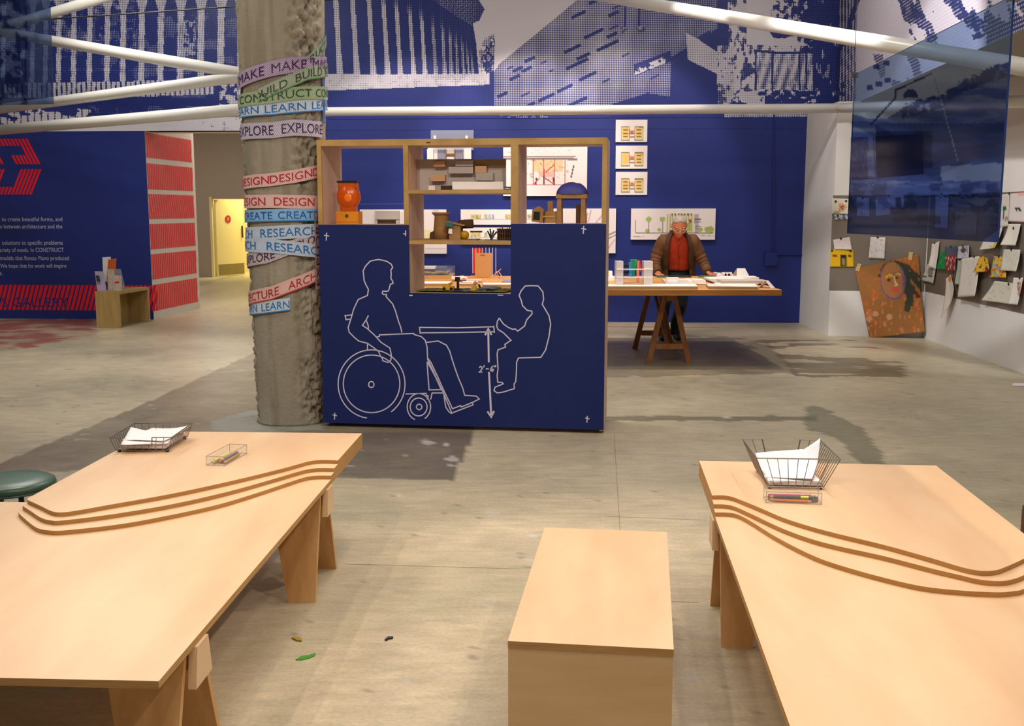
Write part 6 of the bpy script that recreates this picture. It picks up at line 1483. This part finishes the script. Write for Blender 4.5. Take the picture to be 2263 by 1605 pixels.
drawing_table('drawing_table', 'low maple drawing table with three stepped contour layers, next to the plain maple bench', baseR, layR, M_plyL)
# trestles of tapered plywood boards
def trestle(o, yaw, wid, label, sx=1):
    t = thing('plywood_trestle', label, 'trestle', o, yaw, 'trestles of the drawing tables'); H_ = ZB-.0215
    for s in (-1, 1):
        for e_ in (0, 1):
            x0 = 0 if e_ == 0 else wid; dr_ = -1 if e_ == 0 else 1                # e 0: end at local x = 0, boards reach inwards (-x)
            a0, a1 = x0, x0+(-.115 if e_ == 0 else .115); c0, c1 = x0-.0, x0+(-.23 if e_ == 0 else .23)
            yb, yt = s*.215, s*.058; b = MB()
            vs = []
            for yy in (-.011, .011):
                vs += [(a0, yb+yy, 0), (a1, yb+yy, 0), (c1, yt+yy, H_), (c0, yt+yy, H_)]
            fs = [[0, 1, 2, 3], [7, 6, 5, 4], [0, 4, 5, 1], [1, 5, 6, 2], [2, 6, 7, 3], [3, 7, 4, 0]]
            if e_ == 0: fs = [f[::-1] for f in fs]
            b.add(vs, fs); b.build('leg', M_leg, t)
    x_a, x_b = (.028, wid-.028)
    for xx in ((.004, .028), (wid-.028, wid-.004)):
        b = MB(); b.prism([(-.068, H_-.115), (.068, H_-.115), (.046, H_), (-.046, H_)], xx[0], xx[1], ax='x'); b.build('gusset', M_ply, t)
    MB().box(min(0, wid), -.04, H_-.07, max(0, wid), .04, H_).build('ridge_beam', M_leg, t); return t
trestle(LTw(-.02, -.80), ly, -wL+.06, 'plywood trestle under the contour layers, beside the round green stool')
gp = at_z(446, 1442, .41); uN, vN = inLT(gp); trestle(LTw(-.02, vN), ly, -wL+.06, 'plywood trestle under the plain end of the table with the pencil box turned askew')
def tr_R(v, lb):
    o = RTw(wR-.04, v); return trestle(o, ry, -wR+.06, lb)
tr_R(-.66, 'plywood trestle under the contour layers, beside the plain maple bench'); tr_R(-2.62, 'plywood trestle under the plain end of the table with the tall wire basket')
# ---- maple bench
bq = [at_z(1205, 1166, .378), at_z(1473, 1175, .378), at_z(1489, 1443, .378), at_z(1122, 1417, .378)]
be0 = (bq[1]-bq[0]).normalized(); byaw = -.1265; bux = Vector((math.cos(byaw), math.sin(byaw), 0)); bvy = Vector((-math.sin(byaw), math.cos(byaw), 0))
bo_ = bq[3]; bW, bL_ = (bq[2]-bq[3]).length, (bq[0]-bq[3]).dot(bvy)
bench = thing('maple_bench', 'plain box bench of pale maple plywood standing between the drawing tables', 'bench', (bo_.x, bo_.y, 0), byaw)
MB().box(0, 0, .358, bW, bL_, .378, 0, 1).build('top_board', [M_plyL, M_edge], bench, bevel=.001)
M_bf = mat('maple_front', '#d9bb90', .45, col2='#cfac7d', scale=2.4, stretch=(.8, 3, 7))
MB().box(.001, .002, 0, bW-.001, .022, .3575).build('end_board', M_bf, bench); MB().box(.001, bL_-.022, 0, bW-.001, bL_-.002, .3575).build('end_board', M_bf, bench)
MB().box(.001, .0225, 0, .021, bL_-.0225, .3575).build('side_board', M_bf, bench); MB().box(bW-.021, .0225, 0, bW-.001, bL_-.0225, .3575).build('side_board', M_bf, bench)
# ---- round green stool
sc_p = at_z(38, 1072, .43)
st = thing('round_stool', 'round stool with dark green vinyl seat behind the drawing table', 'stool', (sc_p.x-.06, sc_p.y+.06, 0))
M_green = mat('green_vinyl', '#3f5d4f', .35, noise=.12, scale=5)
b = MB(); b.lathe([(.17, .395), (.188, .40), (.195, .415), (.19, .432), (.17, .442), (.10, .447), (.0, .448)], 40); b.build('seat', M_green, st, True)
b = MB(); b.tube([(.192*math.cos(R(10*i)), .192*math.sin(R(10*i)), .402) for i in range(36)], .005, 8, closed=True); b.build('piping', M_green, st, True)
for k_ in range(4):
    a = R(45+90*k_); b = MB(); b.tube([(.12*math.cos(a), .12*math.sin(a), .396), (.165*math.cos(a), .165*math.sin(a), .0)], .012, 10); b.build('leg', M_steel, st, True)
b = MB(); b.tube([(.148*math.cos(R(15*i)), .148*math.sin(R(15*i)), .15) for i in range(24)], .007, 8, closed=True); b.build('foot_ring', M_steel, st, True)

# ---- wire baskets, paper, pencils
ZT = ZB+3*t_l+.0003
def basket(loc, yaw, label, wx_, wy_, h_, flare, notch=(-.05, .07), notch_side=-1, tilt=0):
    """wire letter basket: floor wx_ x wy_, rim flared, notch in one short side"""
    t = thing('wire_basket', label, 'basket', loc, yaw); rW = .0016
    bx_, by_ = wx_/2, wy_/2; tx, ty = bx_+flare, by_+flare*.6
    z0 = .012
    fl_ = MB()
    for i in range(9): x = -bx_+wx_*i/8; fl_.tube([(x, -by_, z0), (x, by_, z0)], rW, 5)
    for i in range(3): y = -by_+wy_*i/2; fl_.tube([(-bx_, y, z0-.002), (bx_, y, z0-.002)], rW, 5)
    o = fl_.build('floor_grid', M_steel, t)
    def topz(side, s):  # lower rim inside the notch
        return h_*.38 if side == notch_side and notch[0] < s < notch[1] else h_
    wall = MB()
    for side in (-1, 1):
        for i in range(9):
            s = -bx_+wx_*i/8; k = topz(side, s)/h_
            wall.tube([(s, side*by_, z0), (s*(1+(tx/bx_-1)*k), side*(by_+(ty-by_)*k), z0+h_*k)], rW, 5)
        for i in range(13):
            s = -by_+wy_*i/12; wall.tube([(side*bx_, s, z0), (side*tx, s*ty/by_, z0+h_)], rW, 5)
    wall.build('wire_wall', M_steel, t)['kind'] = 'stuff'
    rim = MB(); ns = notch_side; n0, n1 = notch; k = .38; q = tx/bx_; yk = by_+(ty-by_)*k
    ring = [(n1*q, ns*ty, z0+h_), (tx, ns*ty, z0+h_), (tx, -ns*ty, z0+h_), (-tx, -ns*ty, z0+h_), (-tx, ns*ty, z0+h_), (n0*q, ns*ty, z0+h_), (n0*(1+(q-1)*k), ns*yk, z0+h_*k), (n1*(1+(q-1)*k), ns*yk, z0+h_*k)]
    for a_, c_ in zip(ring, ring[1:]+ring[:1]): rim.tube([a_, c_], .0026, 6)
    rim.build('rim', M_steel, t)
    for x in (-1, 1):
        for y in (-1, 1): b = MB(); b.lathe([(.009, 0), (.009, .008), (.006, .011)], 10); b.build('rubber_foot', M_black, t, loc=(x*bx_*.9, y*by_*.9, 0))
    return t
def paper_sheet(loc, rz, w_, h_, curl, label, tilt=(0, 0), seed=0, name='paper_sheet', mt=None):
    nx, ny = 12, 14; gx, gy = np.meshgrid(np.linspace(-w_/2, w_/2, nx), np.linspace(h_/2, -h_/2, ny))
    z = curl*((gx/(w_/2)*math.cos(seed)+gy/(h_/2)*math.sin(seed)).clip(0)**2)+.004*vnoise(gx*20+seed, gy*20, seed)
    b = MB(); b.grid(np.stack([gx, gy, z], -1)); o = b.build(name, mt or M_paper, None, True); m_ = o.modifiers.new('t', 'SOLIDIFY'); m_.thickness = .0006
    o.location = loc; o.rotation_euler = (tilt[0], tilt[1], rz); return tag(o, label, 'paper', 'drawing paper in the wire baskets')
def stack(loc, rz, w_, h_, th_, label):
    t = thing('paper_stack', label, 'paper stack', loc, rz); n_ = 6
    for i in range(n_):
        a = random.uniform(-.03, .03); b = MB(); b.prism([(x*math.cos(a)-y*math.sin(a), x*math.sin(a)+y*math.cos(a)) for x, y in ((-w_/2, -h_/2), (w_/2, -h_/2), (w_/2, h_/2), (-w_/2, h_/2))], th_*i/n_, th_*(i+1)/n_-.0003); b.build('ream', M_paper, t)
    return t
# shallow basket on the table beside the stool
p = at_z(338, 984, ZT); dd = at_z(435, 955, ZT)-at_z(378, 997, ZT); byl = math.atan2(dd.y, dd.x)-math.pi/2
basket(p, byl, 'shallow wire basket heaped with paper on the table beside the green stool', .25, .31, .062, .02, (-.09, .045), -1)
stack(p+Vector((0, 0, .0145)), byl, .216, .279, .02, 'neat stack of white paper in the shallow basket')
paper_sheet(p+Vector((-.01, -.02, .037)), byl+.15, .216, .279, .016, 'loose white sheet curling up at its corner in the shallow basket', seed=2.6)
paper_sheet(p+Vector((.015, .03, .045)), byl-.2, .216, .279, .012, 'top white sheet lying askew in the shallow basket', seed=.6)
# deep basket on the other table
p2 = at_z(1742, 1062, ZT); br = -.06
basket(p2, br, 'deep flared wire basket with paper on the table beside the bench', .225, .30, .125, .055, (-.055, .055), 1)
stack(p2+Vector((0, 0, .0145)), br, .205, .27, .018, 'neat stack of white paper in the deep basket')
paper_sheet(p2+Vector((-.005, .0, .036)), br+.1, .205, .27, .05, 'white sheet leaning up the back of the deep basket', (R(4), 0), seed=1.5)
paper_sheet(p2+Vector((.02, .01, .047)), br-.35, .2, .26, .05, 'bluish sheet turned askew in the deep basket', (R(5), R(-4)), seed=.9, mt=mat('paper_bluish', '#dfe4ee', .7, noise=.03))
M_wood = mat('pencil_wood', '#dcb27c', .6, noise=.1)
def pencil(loc, rz, ln, col_, label, tip='#3a2a22', dz=0):
    t = thing('colour_pencil', label, 'pencil', loc, (0, dz, rz), 'coloured pencils'); r = .0054
    b = MB(); b.tube([(-ln/2, 0, r), (ln/2-.02, 0, r)], r, 6); b.build('barrel', mat('pencil_'+col_[1:], col_, .35, noise=.03), t)
    b = MB(); b.tube([(ln/2-.02, 0, r), (ln/2-.006, 0, r)], [r, r*.4], 6); b.build('sharpened_wood', M_wood, t)
    b = MB(); b.tube([(ln/2-.006, 0, r), (ln/2, 0, r)], [r*.4, r*.08], 6); b.build('lead', mat('lead_'+tip[1:], tip, .5), t); return t
M_pbox = mat('clear_box_plastic', '#dfe3df', .06, alpha=.10, spec=.6); M_pedge = mat('clear_box_rim', '#b9b0a0', .1, alpha=.55)
def pencil_box(loc, yaw, lx, ly_, h_, label):
    t = thing('pencil_box', label, 'box', loc, yaw); th_ = .0025
    MB().box(-lx/2, -ly_/2, 0, lx/2, ly_/2, th_).build('bottom', M_pbox, t)
    for s in (-1, 1):
        MB().box(-lx/2, s*ly_/2-th_/2, th_, lx/2, s*ly_/2+th_/2, h_).build('side', M_pbox, t); MB().box(s*lx/2-th_/2, -ly_/2+th_/2, th_, s*lx/2+th_/2, ly_/2-th_/2, h_).build('side', M_pbox, t)
    b = MB(); c_ = [(-lx/2, -ly_/2), (lx/2, -ly_/2), (lx/2, ly_/2), (-lx/2, ly_/2)]
    for i in range(4): b.tube([(*c_[i], h_), (*c_[(i+1) % 4], h_)], .0018, 5); b.tube([(*c_[i], .001), (*c_[(i+1) % 4], .001)], .0018, 5); b.tube([(*c_[i], 0.001), (*c_[i], h_)], .0015, 5)
    b.build('rim', M_pedge, t); return t
pa_ = at_z(461, 1031, ZT); pb_ = at_z(490, 1033, ZT); pcx = at_z(549, 1000, ZT)
dirv = (pcx-pb_); pyaw = math.atan2(dirv.y, dirv.x); pl_ = min(dirv.length, .25); pm = (pb_+pcx)/2; nrm = Vector((-math.sin(pyaw), math.cos(pyaw), 0)); pm = pm+nrm*.04
pencil_box(pm, pyaw, pl_, .085, .042, 'clear plastic pencil box lying askew on the table beside the green stool')
for k_, (o_, h_, col_, ln, lb) in enumerate(((.028, .0028, '#2a57a8', .17, 'blue pencil in the askew clear box'), (.018, .0028, '#d8cf58', .18, 'pale yellow pencil next to the blue one in the askew box'), (.009, .0028, '#8a3a78', .15, 'purple pencil at the bottom of the askew box'), (-.001, .0028, '#e4cf6a', .175, 'yellow pencil in the middle of the askew box'),
        (-.010, .0028, '#c8452c', .16, 'red pencil at the bottom of the askew box'), (-.020, .0028, '#9a7a8c', .175, 'dusty mauve pencil in the askew box'), (-.030, .0028, '#c8922c', .18, 'ochre pencil along the wall of the askew box'), (.013, .0128, '#e6de8a', .17, 'light yellow pencil on top of the pile in the askew box'), (-.006, .0128, '#efe08c', .165, 'cream yellow pencil on top of the pile in the askew box'), (-.016, .0128, '#7a7484', .17, 'grey pencil on top of the pile in the askew box'))):
    q = pm+nrm*o_+Vector((math.cos(pyaw), math.sin(pyaw), 0))*random.uniform(-.02, .01); pencil(q+Vector((0, 0, h_)), pyaw+math.pi*(k_ % 3 == 0)+random.uniform(-.03, .03), ln, col_, lb)
q1_, q2_ = at_z(1693, 1112, ZT), at_z(1816, 1116, ZT); byr = math.atan2((q2_-q1_).y, (q2_-q1_).x); bl_ = (q2_-q1_).length
bc = (q1_+q2_)/2+Vector((-math.sin(byr), math.cos(byr), 0))*.045
pencil_box(bc, byr, bl_, .085, .045, 'clear plastic pencil box squared up in front of the deep wire basket')
bn = Vector((-math.sin(byr), math.cos(byr), 0))
for k_, (o_, h_, col_, ln, lb) in enumerate(((-.030, .0028, '#e0701c', .15, 'orange pencil in the squared-up clear box'), (-.019, .0028, '#4a3a5c', .19, 'dark violet pencil in the squared-up box'), (-.008, .0028, '#b8282c', .19, 'bright red pencil in the squared-up box'), (.004, .0028, '#c83a2c', .18, 'vermilion pencil in the squared-up box'), (.016, .0028, '#8a2c6a', .185, 'magenta purple pencil in the squared-up box'), (.028, .0028, '#7a2c5c', .18, 'plum pencil along the wall of the squared-up box'), (.010, .0128, '#b8326c', .185, 'pink red pencil on top of the pile in the squared-up box'), (-.012, .0128, '#3a3c44', .19, 'dark pen with a yellow band on top of the squared-up box pile'))):
    q = bc+bn*o_; t = pencil(q+Vector((0, 0, h_)), byr+(math.pi if k_ % 2 else 0)+random.uniform(-.05, .05), ln, col_, lb)
    if 'band' in lb: b = MB(); b.tube([(-.06, 0, .0054), (-.03, 0, .0054)], .0058, 8); b.build('yellow_band', mat('band_yellow', '#e8e030', .4), t)
# ---- scraps on the floor
gl_ = [at_z(x, y, 0) for x, y in ((653, 1460), (665, 1452), (682, 1450), (698, 1444), (697, 1450), (684, 1456), (668, 1460))]; c_ = gl_[0]
b = MB(); b.prism(offs(gl_, c_), 0, .003); tag(b.build('green_scrap', mat('green_paper', '#4c9a2c', .6, noise=.1), loc=(c_.x, c_.y, .0005)), 'twisted scrap of green paper on the concrete floor', 'paper scrap')
gl_ = [at_z(x, y, 0) for x, y in ((645, 1412), (655, 1410), (666, 1414), (667, 1419), (656, 1418))]; c_ = gl_[0]
b = MB(); b.prism(offs(gl_, c_), 0, .006); tag(b.build('yellow_scrap', mat('ochre_paper', '#a88a20', .7, noise=.2), loc=(c_.x, c_.y, .0005)), 'small ochre yellow scrap on the concrete floor', 'paper scrap')
gl_ = [at_z(x, y, 0) for x, y in ((850, 1416), (858, 1410), (869, 1410), (868, 1413), (859, 1414), (853, 1418))]; c_ = gl_[0]
b = MB(); b.prism(offs(gl_, c_), 0, .006); tag(b.build('dark_scrap', mat('dark_paper', '#2c2838', .7, noise=.2), loc=(c_.x, c_.y, .0005)), 'small dark curl of paper on the concrete floor', 'paper scrap')
# red-brown box stool, only its corner shows beyond the contour table
cp = at_z(2257, 1116, .45)
ch = thing('box_stool', 'red-brown painted box stool standing beyond the contour table', 'stool', (cp.x+.004+rv.x*-.36, cp.y+rv.y*-.36, 0), ry)
M_dred = mat('dark_red_paint', '#6b3a30', .5, noise=.1)
MB().box(0, 0, .43, .36, .36, .45).build('seat', M_dred, ch, bevel=.003)
for x in (0, .34): MB().box(x, .0, 0, x+.02, .36, .43).build('side_board', M_dred, ch)
MB().box(.02, .17, .2, .34, .19, .26).build('stretcher', M_dred, ch)
